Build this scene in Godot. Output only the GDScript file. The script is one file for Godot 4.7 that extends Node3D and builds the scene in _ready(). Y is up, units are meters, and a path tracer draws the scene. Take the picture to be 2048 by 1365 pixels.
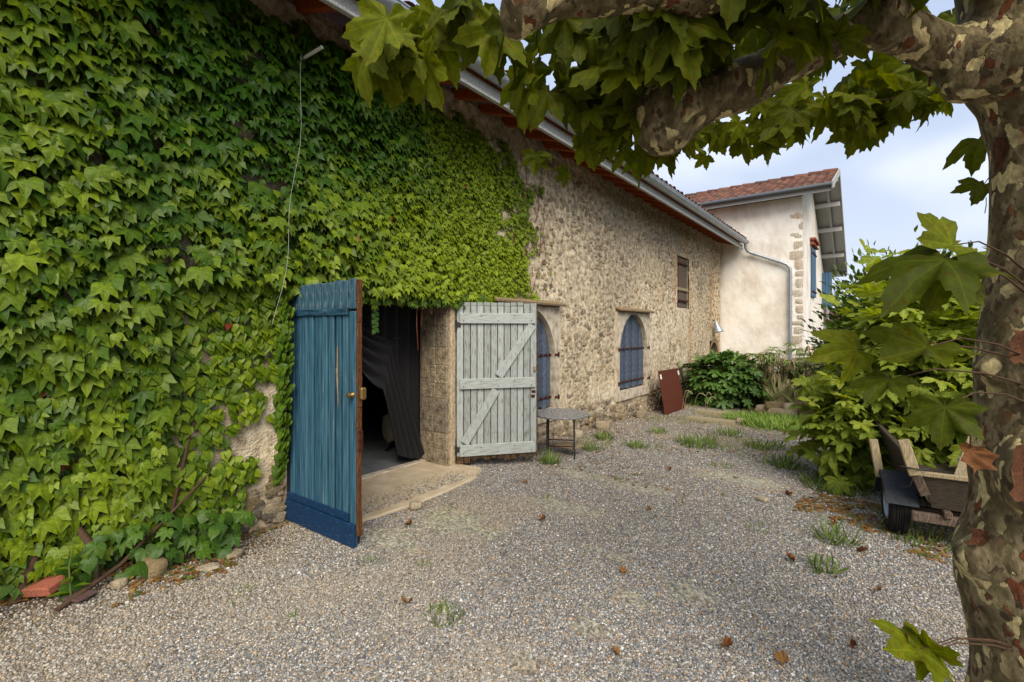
extends Node3D

var rng := RandomNumberGenerator.new()
var used := {}
var M := {}
var nz := FastNoiseLite.new()
var nz2 := FastNoiseLite.new()

const WX := -3.9            # outer face of the barn wall
const UP := Vector3.UP

# ------------------------------------------------------------ mesh builder
class B:
	var v := PackedVector3Array()
	var n := PackedVector3Array()
	var u := PackedVector2Array()
	var c := PackedColorArray()
	var i := PackedInt32Array()
	var col := Color.WHITE
	func add(p: Vector3, nn: Vector3, uv := Vector2.ZERO) -> int:
		v.append(p); n.append(nn); u.append(uv); c.append(col)
		return v.size() - 1
	func tri(a: Vector3, b: Vector3, d: Vector3) -> void:
		var nn := (d - a).cross(b - a).normalized()
		var k := v.size()
		add(a, nn); add(b, nn); add(d, nn)
		i.append_array(PackedInt32Array([k, k + 1, k + 2]))
	# a flat polygon turned away from the point inside
	func poly(p: Array, inside: Vector3) -> void:
		var mid := Vector3.ZERO
		for q in p: mid += q
		mid /= p.size()
		var nn: Vector3 = (p[2] - p[0]).cross(p[1] - p[0]).normalized()
		if nn.dot(mid - inside) < 0.0:
			p.reverse()
			nn = -nn
		var k := v.size()
		for q in p: add(q, nn)
		for j in range(1, p.size() - 1):
			i.append_array(PackedInt32Array([k, k + j, k + j + 1]))
	# box with chamfered edges
	func box(t: Transform3D, s: Vector3, bev := -1.0) -> void:
		var h := s * 0.5
		var e := bev
		if e < 0.0: e = minf(0.006, minf(h.x, minf(h.y, h.z)) * 0.3)
		var q := {}
		for sx in [-1, 1]:
			for sy in [-1, 1]:
				for sz in [-1, 1]:
					q[[sx, sy, sz]] = [t * Vector3(sx * h.x, sy * (h.y - e), sz * (h.z - e)), t * Vector3(sx * (h.x - e), sy * h.y, sz * (h.z - e)), t * Vector3(sx * (h.x - e), sy * (h.y - e), sz * h.z)]
		var o := t.origin
		for s2 in [-1, 1]:
			poly([q[[s2, -1, -1]][0], q[[s2, 1, -1]][0], q[[s2, 1, 1]][0], q[[s2, -1, 1]][0]], o)
			poly([q[[-1, s2, -1]][1], q[[1, s2, -1]][1], q[[1, s2, 1]][1], q[[-1, s2, 1]][1]], o)
			poly([q[[-1, -1, s2]][2], q[[1, -1, s2]][2], q[[1, 1, s2]][2], q[[-1, 1, s2]][2]], o)
			if e <= 0.0: continue
			for s3 in [-1, 1]:
				poly([q[[s2, s3, -1]][0], q[[s2, s3, 1]][0], q[[s2, s3, 1]][1], q[[s2, s3, -1]][1]], o)
				poly([q[[s2, -1, s3]][0], q[[s2, 1, s3]][0], q[[s2, 1, s3]][2], q[[s2, -1, s3]][2]], o)
				poly([q[[-1, s2, s3]][1], q[[1, s2, s3]][1], q[[1, s2, s3]][2], q[[-1, s2, s3]][2]], o)
				for s4 in [-1, 1]:
					poly([q[[s2, s3, s4]][0], q[[s2, s3, s4]][1], q[[s2, s3, s4]][2]], o)
	func bx(c0: Vector3, s: Vector3, bev := -1.0) -> void:
		box(Transform3D(Basis(), c0), s, bev)
	# beam of a rectangular section from a to b; up gives the direction of its height
	func beam(a: Vector3, b: Vector3, w: float, h: float, up := Vector3.UP, bev := -1.0) -> void:
		var d := (b - a).normalized()
		if absf(d.dot(up)) > 0.98: up = Vector3.RIGHT
		var r := d.cross(up).normalized()
		box(Transform3D(Basis(r, r.cross(d).normalized(), -d), (a + b) * 0.5), Vector3(w, h, a.distance_to(b)), bev)
	func tube(p: Array, rad: Array, sides := 8, cap := true) -> void:
		var k := v.size()
		var prev := Vector3.ZERO
		for j in p.size():
			var d: Vector3 = ((p[mini(j + 1, p.size() - 1)] - p[maxi(j - 1, 0)]) as Vector3).normalized()
			var r: Vector3
			if j == 0:
				r = d.cross(Vector3(0.3, 1, 0.2) if absf(d.y) < 0.9 else Vector3(1, 0, 0.1)).normalized()
			else:
				r = (prev - d * prev.dot(d)).normalized()
			prev = r
			var w := d.cross(r)
			for s in sides + 1:
				var a := TAU * s / sides
				var nn := r * cos(a) + w * sin(a)
				add(p[j] + nn * rad[j], nn, Vector2(float(s) / sides, j))
		for j in p.size() - 1:
			for s in sides:
				var a := k + j * (sides + 1) + s
				i.append_array(PackedInt32Array([a, a + sides + 1, a + 1, a + 1, a + sides + 1, a + sides + 2]))
		if cap:
			for e in [0, p.size() - 1]:
				var d: Vector3 = (p[0] - p[1]) if e == 0 else (p[-1] - p[-2])
				d = d.normalized()
				var m := add(p[e], d)
				var f := v.size()
				for s in sides + 1: add(v[k + e * (sides + 1) + s], d)
				for s in sides:
					i.append_array(PackedInt32Array([m, f + s, f + s + 1] if e == 0 else [m, f + s + 1, f + s]))
	# profile of (radius, height) turned about the y axis of t
	func lathe(t: Transform3D, prof: Array, seg := 24) -> void:
		for j in prof.size() - 1:
			var a: Vector2 = prof[j]
			var b: Vector2 = prof[j + 1]
			var d := b - a
			var nn := Vector2(d.y, -d.x).normalized()
			var k := v.size()
			for s in seg + 1:
				var an := TAU * s / seg
				var x := cos(an); var z := sin(an)
				var w := t.basis * Vector3(nn.x * x, nn.y, nn.x * z)
				add(t * Vector3(a.x * x, a.y, a.x * z), w.normalized()); add(t * Vector3(b.x * x, b.y, b.x * z), w.normalized())
			for s in seg:
				var q := k + s * 2
				i.append_array(PackedInt32Array([q, q + 2, q + 1, q + 1, q + 2, q + 3]))
	# smooth normals from the faces
	func smooth() -> void:
		n.fill(Vector3.ZERO)
		for j in range(0, i.size(), 3):
			var nn := (v[i[j + 2]] - v[i[j]]).cross(v[i[j + 1]] - v[i[j]])
			n[i[j]] += nn; n[i[j + 1]] += nn; n[i[j + 2]] += nn
		for j in n.size(): n[j] = n[j].normalized()
	func mesh() -> ArrayMesh:
		var a := []
		a.resize(Mesh.ARRAY_MAX)
		a[Mesh.ARRAY_VERTEX] = v; a[Mesh.ARRAY_NORMAL] = n; a[Mesh.ARRAY_TEX_UV] = u; a[Mesh.ARRAY_COLOR] = c; a[Mesh.ARRAY_INDEX] = i
		var m := ArrayMesh.new()
		m.add_surface_from_arrays(Mesh.PRIMITIVE_TRIANGLES, a)
		return m

# ------------------------------------------------------------ scene tree helpers
func numbered(called: String) -> String:
	used[called] = used.get(called, -1) + 1
	return called if used[called] == 0 else "%s_%03d" % [called, used[called]]

func tag(o: Node, label: String, category := "", group := "", kind := "") -> Node:
	if label: o.set_meta("label", label)
	if category: o.set_meta("category", category)
	if group: o.set_meta("group", group)
	if kind: o.set_meta("kind", kind)
	return o

func thing(called: String, label: String, category: String, at := Vector3.ZERO, turn := 0.0, group := "") -> Node3D:
	var o := Node3D.new()
	o.name = numbered(called)
	add_child(o)
	o.position = at
	o.rotation.y = turn
	tag(o, label, category, group)
	return o

func obj(called: String, m, mat: Material, parent: Node = null) -> MeshInstance3D:
	var o := MeshInstance3D.new()
	o.mesh = m.mesh() if m is B else m
	o.material_override = mat
	if parent == null:
		o.name = numbered(called)
		add_child(o)
	else:
		o.name = called
		parent.add_child(o, true)
	return o

func many(called: String, m: Mesh, mat: Material, xf: Array, cols: Array, parent: Node = null) -> MultiMeshInstance3D:
	var mm := MultiMesh.new()
	mm.transform_format = MultiMesh.TRANSFORM_3D
	mm.use_colors = true
	mm.mesh = m
	mm.instance_count = xf.size()
	for k in xf.size():
		mm.set_instance_transform(k, xf[k])
		mm.set_instance_color(k, cols[k])
	var o := MultiMeshInstance3D.new()
	o.multimesh = mm
	o.material_override = mat
	o.set_meta("kind", "stuff")
	if parent == null:
		o.name = numbered(called)
		add_child(o)
	else:
		o.name = called
		parent.add_child(o, true)
	return o

func rf(a: float, b: float) -> float: return rng.randf_range(a, b)
func rv(s := 1.0) -> Vector3: return Vector3(rf(-s, s), rf(-s, s), rf(-s, s))
func lin(r: float, g: float, b: float) -> Color: return Color(r, g, b)
func sst(a: float, b: float, x: float) -> float: return smoothstep(a, b, x)

# ------------------------------------------------------------ materials
func ntex(sd: int, freq: float, type: int, ramp: Array, oct := 4, size := 512, warp := 0.0) -> NoiseTexture2D:
	var f := FastNoiseLite.new()
	f.seed = sd
	f.noise_type = type as FastNoiseLite.NoiseType
	f.frequency = freq
	f.fractal_octaves = oct
	if oct == 1: f.fractal_type = FastNoiseLite.FRACTAL_NONE
	if type == FastNoiseLite.TYPE_CELLULAR:
		f.cellular_return_type = FastNoiseLite.RETURN_CELL_VALUE
	if warp > 0.0:
		f.domain_warp_enabled = true
		f.domain_warp_amplitude = warp
		f.domain_warp_frequency = freq * 1.5
	var t := NoiseTexture2D.new()
	t.width = size; t.height = size
	t.seamless = true
	t.noise = f
	if ramp.size():
		var g := Gradient.new()
		var off := PackedFloat32Array(); var cs := PackedColorArray()
		for r in ramp: off.append(r[0]); cs.append(r[1])
		g.offsets = off; g.colors = cs
		t.color_ramp = g
	return t

func hexc(s: String) -> Color: return Color.html(s)

func mat(key: String, col: Color, rough := 0.85, tex: Texture2D = null, scale := Vector3.ONE, world := true) -> StandardMaterial3D:
	var m := StandardMaterial3D.new()
	m.resource_name = key
	m.albedo_color = col
	m.roughness = rough
	m.metallic_specular = 0.35
	if tex:
		m.albedo_texture = tex
		m.uv1_triplanar = true
		m.uv1_world_triplanar = world
		m.uv1_scale = scale
	M[key] = m
	return m

func bump(m: StandardMaterial3D, t: Texture2D, cm: float) -> void:
	m.heightmap_enabled = true
	m.heightmap_texture = t
	m.heightmap_scale = cm

func leaf_mat(key: String, col: Color, tex: Texture2D, back: Color, rough := 0.5) -> StandardMaterial3D:
	var m := StandardMaterial3D.new()
	m.resource_name = key
	m.albedo_color = col
	m.albedo_texture = tex
	m.roughness = rough
	m.metallic_specular = 0.3
	m.vertex_color_use_as_albedo = true
	m.backlight_enabled = true
	m.backlight = back
	m.cull_mode = BaseMaterial3D.CULL_DISABLED
	M[key] = m
	return m

# leaf blade with veins: a near-white texture that the tint multiplies
func leaf_texture(angles: Array, sd: int, spots: bool) -> ImageTexture:
	var w := 256
	var im := Image.create(w, w, false, Image.FORMAT_RGB8)
	var f := FastNoiseLite.new()
	f.seed = sd; f.frequency = 0.02; f.fractal_octaves = 3
	for y in w:
		for x in w:
			var px := (x + 0.5) / w - 0.5
			var py := 1.0 - (y + 0.5) / w - 0.18
			var k := 0.8 + 0.16 * f.get_noise_2d(x, y)
			var vein := 0.0
			for a in angles:
				var ca := cos(deg_to_rad(a)); var sa := sin(deg_to_rad(a))
				var along := py * ca + px * sa
				var off := px * ca - py * sa
				if along > 0.0:
					vein = maxf(vein, 1.0 - sst(0.002, 0.011 - 0.006 * along, absf(off)))
					if along < 0.7:
						var s2 := fposmod(along - absf(off) * 0.9, 0.1) / 0.1
						vein = maxf(vein, 0.45 * (1.0 - sst(0.0, 0.07, minf(s2, 1.0 - s2))) * (1.0 - sst(0.08, 0.2, absf(off))))
			var c := Color(k, k, k * 0.9).lerp(Color(1.0, 1.0, 0.78), vein * 0.75)
			if spots and f.get_noise_2d(x * 2.3 + 400, y * 2.3) > 0.42: c = c.lerp(Color(0.9, 0.62, 0.35), 0.7)
			im.set_pixel(x, y, c)
	return ImageTexture.create_from_image(im)

func bark_textures() -> Array:
	var w := 1024
	var bytes := []
	for q in [[11, 0.0075, 3], [23, 0.009, 3], [37, 0.014, 3], [51, 0.045, 4]]:
		var f := FastNoiseLite.new()
		f.seed = q[0]; f.frequency = q[1]; f.fractal_octaves = q[2]
		f.domain_warp_enabled = true; f.domain_warp_amplitude = 22.0; f.domain_warp_frequency = 0.02
		var im: Image = f.get_seamless_image(w, w)
		im.convert(Image.FORMAT_L8)
		bytes.append(im.get_data())
	var a: PackedByteArray = bytes[0]; var b: PackedByteArray = bytes[1]; var c: PackedByteArray = bytes[2]; var d: PackedByteArray = bytes[3]
	var rgb := PackedByteArray(); rgb.resize(w * w * 3)
	var hh := PackedByteArray(); hh.resize(w * w)
	var olive := Vector3(98, 90, 67); var grey := Vector3(136, 125, 102); var cream := Vector3(205, 194, 152); var rust := Vector3(116, 70, 48); var dark := Vector3(80, 69, 54)
	for k in w * w:
		var g := (d[k] - 128) / 128.0
		var col := olive.lerp(grey, clampf((b[k] - 105) / 60.0, 0, 1))
		var h := 150.0
		if c[k] > 172:
			col = dark; h = 172.0
		if a[k] > 168:
			col = cream; h = 100.0
		elif a[k] > 165:
			col = dark; h = 120.0
		if b[k] > 208:
			col = rust; h = 185.0
		elif b[k] > 204:
			col = dark; h = 150.0
		col *= 1.0 + 0.22 * g
		rgb[k * 3] = clampi(int(col.x), 0, 255); rgb[k * 3 + 1] = clampi(int(col.y), 0, 255); rgb[k * 3 + 2] = clampi(int(col.z), 0, 255)
		hh[k] = clampi(int(h + 22.0 * g), 0, 255)
	return [ImageTexture.create_from_image(Image.create_from_data(w, w, false, Image.FORMAT_RGB8, rgb)), ImageTexture.create_from_image(Image.create_from_data(w, w, false, Image.FORMAT_L8, hh))]

func materials() -> void:
	var SM := FastNoiseLite.TYPE_SIMPLEX_SMOOTH
	var PE := FastNoiseLite.TYPE_PERLIN
	var CE := FastNoiseLite.TYPE_CELLULAR
	var rough_h := ntex(3, 0.03, SM, [], 5)
	var fine_h := ntex(5, 0.08, SM, [], 4)
	var g := ntex(7, 0.02, SM, [[0.0, hexc("9a9287")], [0.4, hexc("d8d2c8")], [0.62, hexc("efeae2")], [1.0, hexc("ffffff")]], 6)
	var m := mat("barn plaster", Color.WHITE, 0.95, g, Vector3(0.9, 0.9, 0.9))
	m.vertex_color_use_as_albedo = true
	bump(m, fine_h, 1.0)
	m = mat("rubble", Color.WHITE, 0.95, ntex(71, 0.03, SM, [[0.0, hexc("8d8478")], [0.5, hexc("dcd5c8")], [1.0, hexc("ffffff")]], 5), Vector3(3, 3, 3))
	m.vertex_color_use_as_albedo = true
	bump(m, fine_h, 0.6)
	var k := 0
	for c in ["a59a88", "b5a995", "8b847a", "c3baa8", "948669", "757067", "ada294", "9d8f78"]:
		m = mat("stone %d" % k, hexc(c), 0.95, M["rubble"].albedo_texture, Vector3(3, 3, 3))
		bump(m, fine_h, 0.6)
		k += 1
	m = mat("house plaster", hexc("f6f3ef"), 0.92, ntex(9, 0.008, SM, [[0.0, hexc("dcd4ca")], [0.35, hexc("efe9e2")], [0.6, hexc("faf7f2")], [1.0, hexc("ffffff")]], 6), Vector3(0.35, 0.22, 0.35))
	bump(m, rough_h, 0.8)
	for q in 4:
		m = mat("quoin %d" % q, hexc(["d9cebf", "ddcebd", "d0c8bc", "dcd5ca"][q]), 0.95, g, Vector3(2, 2, 2))
		bump(m, fine_h, 0.5)
	m = mat("frame plaster", hexc("cfc6b8"), 0.92, ntex(15, 0.012, SM, [[0.0, hexc("a89d8e")], [0.5, hexc("e6e0d6")], [1.0, hexc("ffffff")]], 5), Vector3(1.1, 0.8, 1.1))
	bump(m, fine_h, 0.4)
	m = mat("sill stone", hexc("a39174"), 0.95, g, Vector3(2.5, 2.5, 2.5))
	bump(m, fine_h, 0.7)
	m = mat("concrete", hexc("8e8b86"), 0.8, g, Vector3(0.7, 0.7, 0.7))
	m = mat("dark concrete", hexc("7d8085"), 0.55, ntex(16, 0.01, SM, [[0.0, hexc("b5b5b5")], [1.0, hexc("ffffff")]], 5), Vector3(0.4, 0.4, 0.4))
	m = mat("jamb", hexc("a69680"), 0.95, ntex(18, 0.01, SM, [[0.0, hexc("8d8880")], [0.4, hexc("c9c2b6")], [0.6, hexc("dcd5ca")], [1.0, hexc("fff8ee")]], 6), Vector3(1.6, 1.6, 1.6))
	bump(m, rough_h, 1.2)
	for q in 3:
		m = mat("jamb %d" % q, hexc(["b0a593", "a39a8c", "b8ac98"][q]), 0.95, M["jamb"].albedo_texture, Vector3(1.6 + 0.3 * q, 1.6, 1.6))
		bump(m, rough_h, 1.2)
	m = mat("limewash", hexc("cdbda3"), 0.95, g, Vector3(2, 1.2, 2))
	bump(m, fine_h, 0.6)
	m = mat("doorstep", hexc("dfd6c8"), 0.92, ntex(19, 0.008, SM, [[0.0, hexc("cdbda2")], [0.5, hexc("d6cab6")], [1.0, hexc("e6dece")]], 5), Vector3(1.1, 1.1, 1.1))
	bump(m, fine_h, 0.5)
	# woods: the grain runs along y where the scale along y is small
	m = mat("dark boards", hexc("2b241f"), 0.95)
	var wear_blue := ntex(21, 0.02, PE, [[0.0, hexc("1c313c")], [0.22, hexc("2d4d5e")], [0.4, hexc("3a6073")], [0.55, hexc("426a7e")], [0.7, hexc("4a7387")], [0.84, hexc("557c8e")], [0.9, hexc("8f9a9c")], [1.0, hexc("b7b0a4")]], 5)
	for q in 3:
		m = mat("blue paint %d" % q, [hexc("dfe8ee"), hexc("c6d6e0"), hexc("eef2f4")][q], 0.55, wear_blue, [Vector3(7, 0.3, 7), Vector3(9, 0.35, 9), Vector3(6, 0.28, 6)][q])
		m.uv1_offset = Vector3(0.37 * q, 0.21 * q, 0.53 * q)
		bump(m, wear_blue, 0.12)
	m = mat("flaking blue", hexc("e3e6e8"), 0.7, ntex(29, 0.02, PE, [[0.0, hexc("1b2a33")], [0.3, hexc("2f4f60")], [0.5, hexc("41677b")], [0.72, hexc("4c6d7e")], [0.78, hexc("97989a")], [0.86, hexc("b5aea2")], [1.0, hexc("c9c4ba")]], 5), Vector3(10, 1.1, 10))
	m = mat("kick blue", hexc("9fb4c6"), 0.5, ntex(22, 0.03, SM, [[0.0, hexc("3b5266")], [0.3, hexc("21486a")], [0.7, hexc("28547a")], [0.74, hexc("3a6283")], [0.8, hexc("6d8293")], [1.0, hexc("a3a5a4")]], 5), Vector3(0.7, 4, 4))
	m = mat("batten blue", hexc("a9bcc8"), 0.5, wear_blue, Vector3(0.5, 5, 5))
	var wear_grey := ntex(24, 0.03, SM, [[0.0, hexc("4a3c30")], [0.2, hexc("6d5f51")], [0.27, hexc("a9aaa5")], [0.5, hexc("bcc0bf")], [0.8, hexc("c8cccb")], [1.0, hexc("d5d6d3")]], 5)
	for q in 3:
		m = mat("grey paint %d" % q, [hexc("e3e6e4"), hexc("d6dad8"), hexc("caccc9")][q], 0.6, wear_grey, [Vector3(5, 0.4, 5), Vector3(6, 0.5, 6), Vector3(4, 0.45, 4)][q])
		m.uv1_offset = Vector3(0.31 * q, 0.17 * q, 0.41 * q)
		bump(m, wear_grey, 0.2)
	m = mat("grey batten", hexc("e4e7e5"), 0.6, wear_grey, Vector3(0.6, 5, 0.6))
	m = mat("rotten wood", hexc("b3a28c"), 0.9, ntex(25, 0.03, SM, [[0.0, hexc("2c1f16")], [0.4, hexc("5a4331")], [0.6, hexc("96866f")], [1.0, hexc("cfc8b8")]], 5), Vector3(7, 1.2, 7))
	m = mat("raw wood", hexc("93785c"), 0.85, ntex(26, 0.03, SM, [[0.0, hexc("4b2f1c")], [0.5, hexc("a98461")], [1.0, hexc("e2c7a2")]], 5), Vector3(8, 0.7, 8))
	bump(m, fine_h, 0.3)
	m = mat("lintel wood", hexc("6d4a33"), 0.9, ntex(27, 0.03, SM, [[0.0, hexc("453125")], [0.6, hexc("b39a84")], [1.0, hexc("f2e2cc")]], 5), Vector3(6, 6, 0.5))
	var shut := ntex(28, 0.035, SM, [[0.0, hexc("2d1f24")], [0.3, hexc("6b4540")], [0.4, hexc("434f60")], [0.55, hexc("5f7283")], [0.75, hexc("74899a")], [0.9, hexc("8b9aa4")], [1.0, hexc("a09a96")]], 5)
	for q in 3:
		m = mat("shutter blue %d" % q, [hexc("d6dde4"), hexc("bcc6d2"), hexc("eceef0")][q], 0.75, shut, [Vector3(7, 0.7, 7), Vector3(8, 0.6, 8), Vector3(6, 0.8, 6)][q])
		m.uv1_offset = Vector3(0.21 * q, 0.47 * q, 0.33 * q)
	var old := ntex(30, 0.035, SM, [[0.0, hexc("2f2622")], [0.35, hexc("6b5b52")], [0.65, hexc("94867c")], [1.0, hexc("bdb2a6")]], 5)
	m = mat("old boards", hexc("beb8b0"), 0.9, old, Vector3(8, 0.7, 8))
	m = mat("pale boards", hexc("d9d2c6"), 0.85, ntex(31, 0.03, SM, [[0.0, hexc("6f6250")], [0.4, hexc("a79a80")], [1.0, hexc("d9cfb4")]], 5), Vector3(6, 0.8, 6))
	m = mat("shaded trailer panel", hexc("514a43"), 0.85, M["rubble"].albedo_texture, Vector3(0.7, 5, 5))  # base colour darkened to carry the shade that falls on the tub
	m = mat("rafter wood", hexc("b8713f"), 0.75, ntex(32, 0.03, SM, [[0.0, hexc("a37350")], [0.5, hexc("d3a985")], [1.0, hexc("ffe1bd")]], 5), Vector3(0.6, 6, 6))
	m = mat("soffit boards", hexc("94573a"), 0.8, M["rafter wood"].albedo_texture, Vector3(6, 6, 0.5))
	m = mat("white wood", hexc("c6c8ca"), 0.7, ntex(33, 0.03, SM, [[0.0, hexc("9a9894")], [0.5, hexc("dddbd7")], [1.0, hexc("ffffff")]], 4), Vector3(3, 3, 3))
	m = mat("house shutter", hexc("50708c"), 0.6, ntex(34, 0.03, SM, [[0.0, hexc("bfc8d0")], [1.0, hexc("ffffff")]], 4), Vector3(6, 0.6, 6))
	# metals, tiles and the rest
	m = mat("zinc", hexc("b4bbc2"), 0.45, ntex(35, 0.02, SM, [[0.0, hexc("c9ccd0")], [1.0, hexc("ffffff")]], 5), Vector3(1.5, 1.5, 0.6))
	m.metallic = 0.55
	m = mat("lead grey", hexc("62666b"), 0.5)
	m.metallic = 0.4
	m = mat("rusty iron", hexc("5a3a2c"), 0.8, ntex(36, 0.05, SM, [[0.0, hexc("6b5a52")], [0.5, hexc("b98c72")], [1.0, hexc("ffd3b0")]], 4), Vector3(8, 8, 8))
	m = mat("dark iron", hexc("3c3b3a"), 0.6)
	m.metallic = 0.4
	m = mat("table top", hexc("bcbdbf"), 0.45, ntex(38, 0.02, SM, [[0.0, hexc("6d6258")], [0.4, hexc("b9b6b2")], [1.0, hexc("ffffff")]], 5), Vector3(2, 2, 2))
	m.metallic = 0.3
	m = mat("corten sheet", hexc("6e4433"), 0.8, ntex(39, 0.02, SM, [[0.0, hexc("8a7a70")], [0.5, hexc("c9a896")], [1.0, hexc("ffdcc0")]], 5), Vector3(3, 0.8, 3))
	m = mat("brass", hexc("8d7444"), 0.45)
	m.metallic = 0.8
	m = mat("white label", hexc("e3e1dd"), 0.6)
	k = 0
	for c in ["866052", "785347", "8f6c5d", "6b4a40", "7d5f52", "65544b"]:
		m = mat("tile %d" % k, hexc(c), 0.85, ntex(40 + k, 0.03, SM, [[0.0, hexc("8f8580")], [0.45, hexc("d6ccc6")], [1.0, hexc("fff6ee")]], 4, 128), Vector3(4, 4, 4))
		k += 1
	m = mat("black cloth", hexc("2f2e31"), 0.95, ntex(47, 0.2, SM, [[0.0, hexc("b0b0b0")], [1.0, hexc("ffffff")]], 3), Vector3(8, 8, 8))
	m.rim_enabled = true; m.rim = 0.5
	m = mat("sack cloth", hexc("d8ccb4"), 0.95)
	m = mat("white sheet", hexc("c2beb6"), 0.8)
	m = mat("rubber", hexc("2e2d2c"), 0.85, ntex(48, 0.06, SM, [[0.0, hexc("8a8680")], [1.0, hexc("ffffff")]], 4), Vector3(9, 9, 9))
	m = mat("fender", hexc("363c46"), 0.6, ntex(49, 0.02, SM, [[0.0, hexc("ffffff")], [0.6, hexc("d5d3cf")], [0.75, hexc("b5a584")], [1.0, hexc("c9b68e")]], 5), Vector3(4, 4, 4))
	m = mat("black plastic", hexc("232326"), 0.6)
	m = mat("cable", hexc("c9c9c4"), 0.6)
	m = mat("bare stem", hexc("6b5443"), 0.9, ntex(54, 0.05, SM, [[0.0, hexc("7d7168")], [1.0, hexc("ffffff")]], 4), Vector3(10, 4, 10))
	m = mat("red stem", hexc("6e3a2c"), 0.8)
	m = mat("green stem", hexc("5c6b33"), 0.8)
	m = mat("terracotta", hexc("b4705c"), 0.9, ntex(55, 0.03, SM, [[0.0, hexc("a0948c")], [0.6, hexc("e8ded6")], [1.0, hexc("ffffff")]], 4), Vector3(5, 5, 5))
	m = mat("slate", hexc("6b5653"), 0.8, ntex(56, 0.03, SM, [[0.0, hexc("a09890")], [1.0, hexc("ffffff")]], 4), Vector3(6, 6, 6))
	m = mat("lichen slab", hexc("b9b29f"), 0.95, ntex(57, 0.025, SM, [[0.0, hexc("8d8671")], [0.5, hexc("d4cdb8")], [1.0, hexc("fffaf0")]], 5), Vector3(2.5, 2.5, 2.5))
	bump(m, fine_h, 0.5)
	var grav := ntex(58, 0.045, CE, [[0.0, hexc("6a6763")], [0.2, hexc("8d8a86")], [0.4, hexc("b5b1aa")], [0.55, hexc("7f7f80")], [0.7, hexc("a89b86")], [0.85, hexc("c9c5be")], [1.0, hexc("77706a")]], 1, 1024)
	m = mat("gravel bed", Color.WHITE, 0.95, grav, Vector3(1.3, 1.3, 1.3))
	m.vertex_color_use_as_albedo = true
	bump(m, ntex(59, 0.045, CE, [], 2, 1024), 0.8)
	m = mat("pebbles", Color.WHITE, 0.85)
	m.vertex_color_use_as_albedo = true
	m = mat("grass blades", Color.WHITE, 0.6)
	m.vertex_color_use_as_albedo = true
	m.backlight_enabled = true
	m.backlight = Color(0.5, 0.5, 0.2)
	var bk := bark_textures()
	m = mat("plane bark", hexc("fbf3e4"), 0.85, bk[0], Vector3(1.3, 0.8, 1.3))
	m.uv1_triplanar_sharpness = 9.0
	bump(m, bk[1], 1.3)
	m = mat("bark flake", hexc("6f4a33"), 0.85, M["bare stem"].albedo_texture, Vector3(5, 3, 5))
	var ivy_t := leaf_texture([0, 42, -42, 95, -95], 61, false)
	var plane_t := leaf_texture([0, 48, -48, 98, -98], 62, true)
	var plain_t := leaf_texture([0], 63, false)
	leaf_mat("ivy", Color.WHITE, ivy_t, Color(0.36, 0.36, 0.12), 0.42)
	leaf_mat("plane", Color.WHITE, plane_t, Color(1.0, 0.98, 0.3), 0.6)
	leaf_mat("plain leaf", Color.WHITE, plain_t, Color(0.4, 0.4, 0.12), 0.4)
	leaf_mat("dry leaf", Color.WHITE, plane_t, Color(0.3, 0.2, 0.1), 0.8)
	k = 0
	for c in [lin(0.13, 0.215, 0.01), lin(0.085, 0.165, 0.009), lin(0.21, 0.3, 0.013), lin(0.055, 0.125, 0.008)]:
		leaf_mat("ivy %d" % k, c.linear_to_srgb(), ivy_t, Color(0.36, 0.36, 0.12), 0.55)
		k += 1
	k = 0
	for c in [lin(0.11, 0.145, 0.01), lin(0.17, 0.21, 0.012), lin(0.25, 0.3, 0.015), lin(0.075, 0.105, 0.008)]:
		leaf_mat("plane %d" % k, c.linear_to_srgb(), plane_t, Color(1.0, 0.98, 0.3), 0.6)
		k += 1
	k = 0
	for c in [lin(0.28, 0.11, 0.04), lin(0.34, 0.18, 0.08), lin(0.2, 0.085, 0.04)]:
		leaf_mat("dead %d" % k, c.linear_to_srgb(), plane_t, Color(0.25, 0.15, 0.08), 0.8)
		k += 1

# ------------------------------------------------------------ leaf shapes (base at the origin, tip along +y, upper side +z, length 1)
func polar_leaf(half: Array, droop: float, fold: float, wave := 0.0) -> ArrayMesh:
	var b := B.new()
	var ring := []
	for q in half: ring.append([q[0], q[1]])
	for j in range(half.size() - 2, 0, -1): ring.append([-half[j][0], half[j][1]])
	var bend := func(x: float, y: float, e: float) -> Vector3:
		var r2 := x * x + y * y
		return Vector3(x, y, -droop * r2 + fold * absf(x) * (1.0 - 0.7 * absf(x)) + wave * e)
	var uvf := func(x: float, y: float) -> Vector2: return Vector2(x * 0.62 + 0.5, 1.0 - (y * 0.72 + 0.18))
	b.add(Vector3.ZERO, Vector3.BACK, uvf.call(0.0, 0.0))
	var nr := ring.size()
	for lv in [0.5, 1.0]:
		for j in nr:
			var a := deg_to_rad(ring[j][0])
			var r: float = ring[j][1] * lv
			if lv < 1.0:
				r = (ring[j][1] + ring[(j + 1) % nr][1] + ring[(j + nr - 1) % nr][1]) / 3.0 * lv
			var x := sin(a) * r; var y := cos(a) * r
			b.add(bend.call(x, y, sin(a * 7.0) * lv), Vector3.BACK, uvf.call(x, y))
	for j in nr:
		var k := (j + 1) % nr
		b.i.append_array(PackedInt32Array([0, 1 + j, 1 + k, 1 + j, 1 + nr + j, 1 + k, 1 + k, 1 + nr + j, 1 + nr + k]))
	b.smooth()
	return b.mesh()

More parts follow.
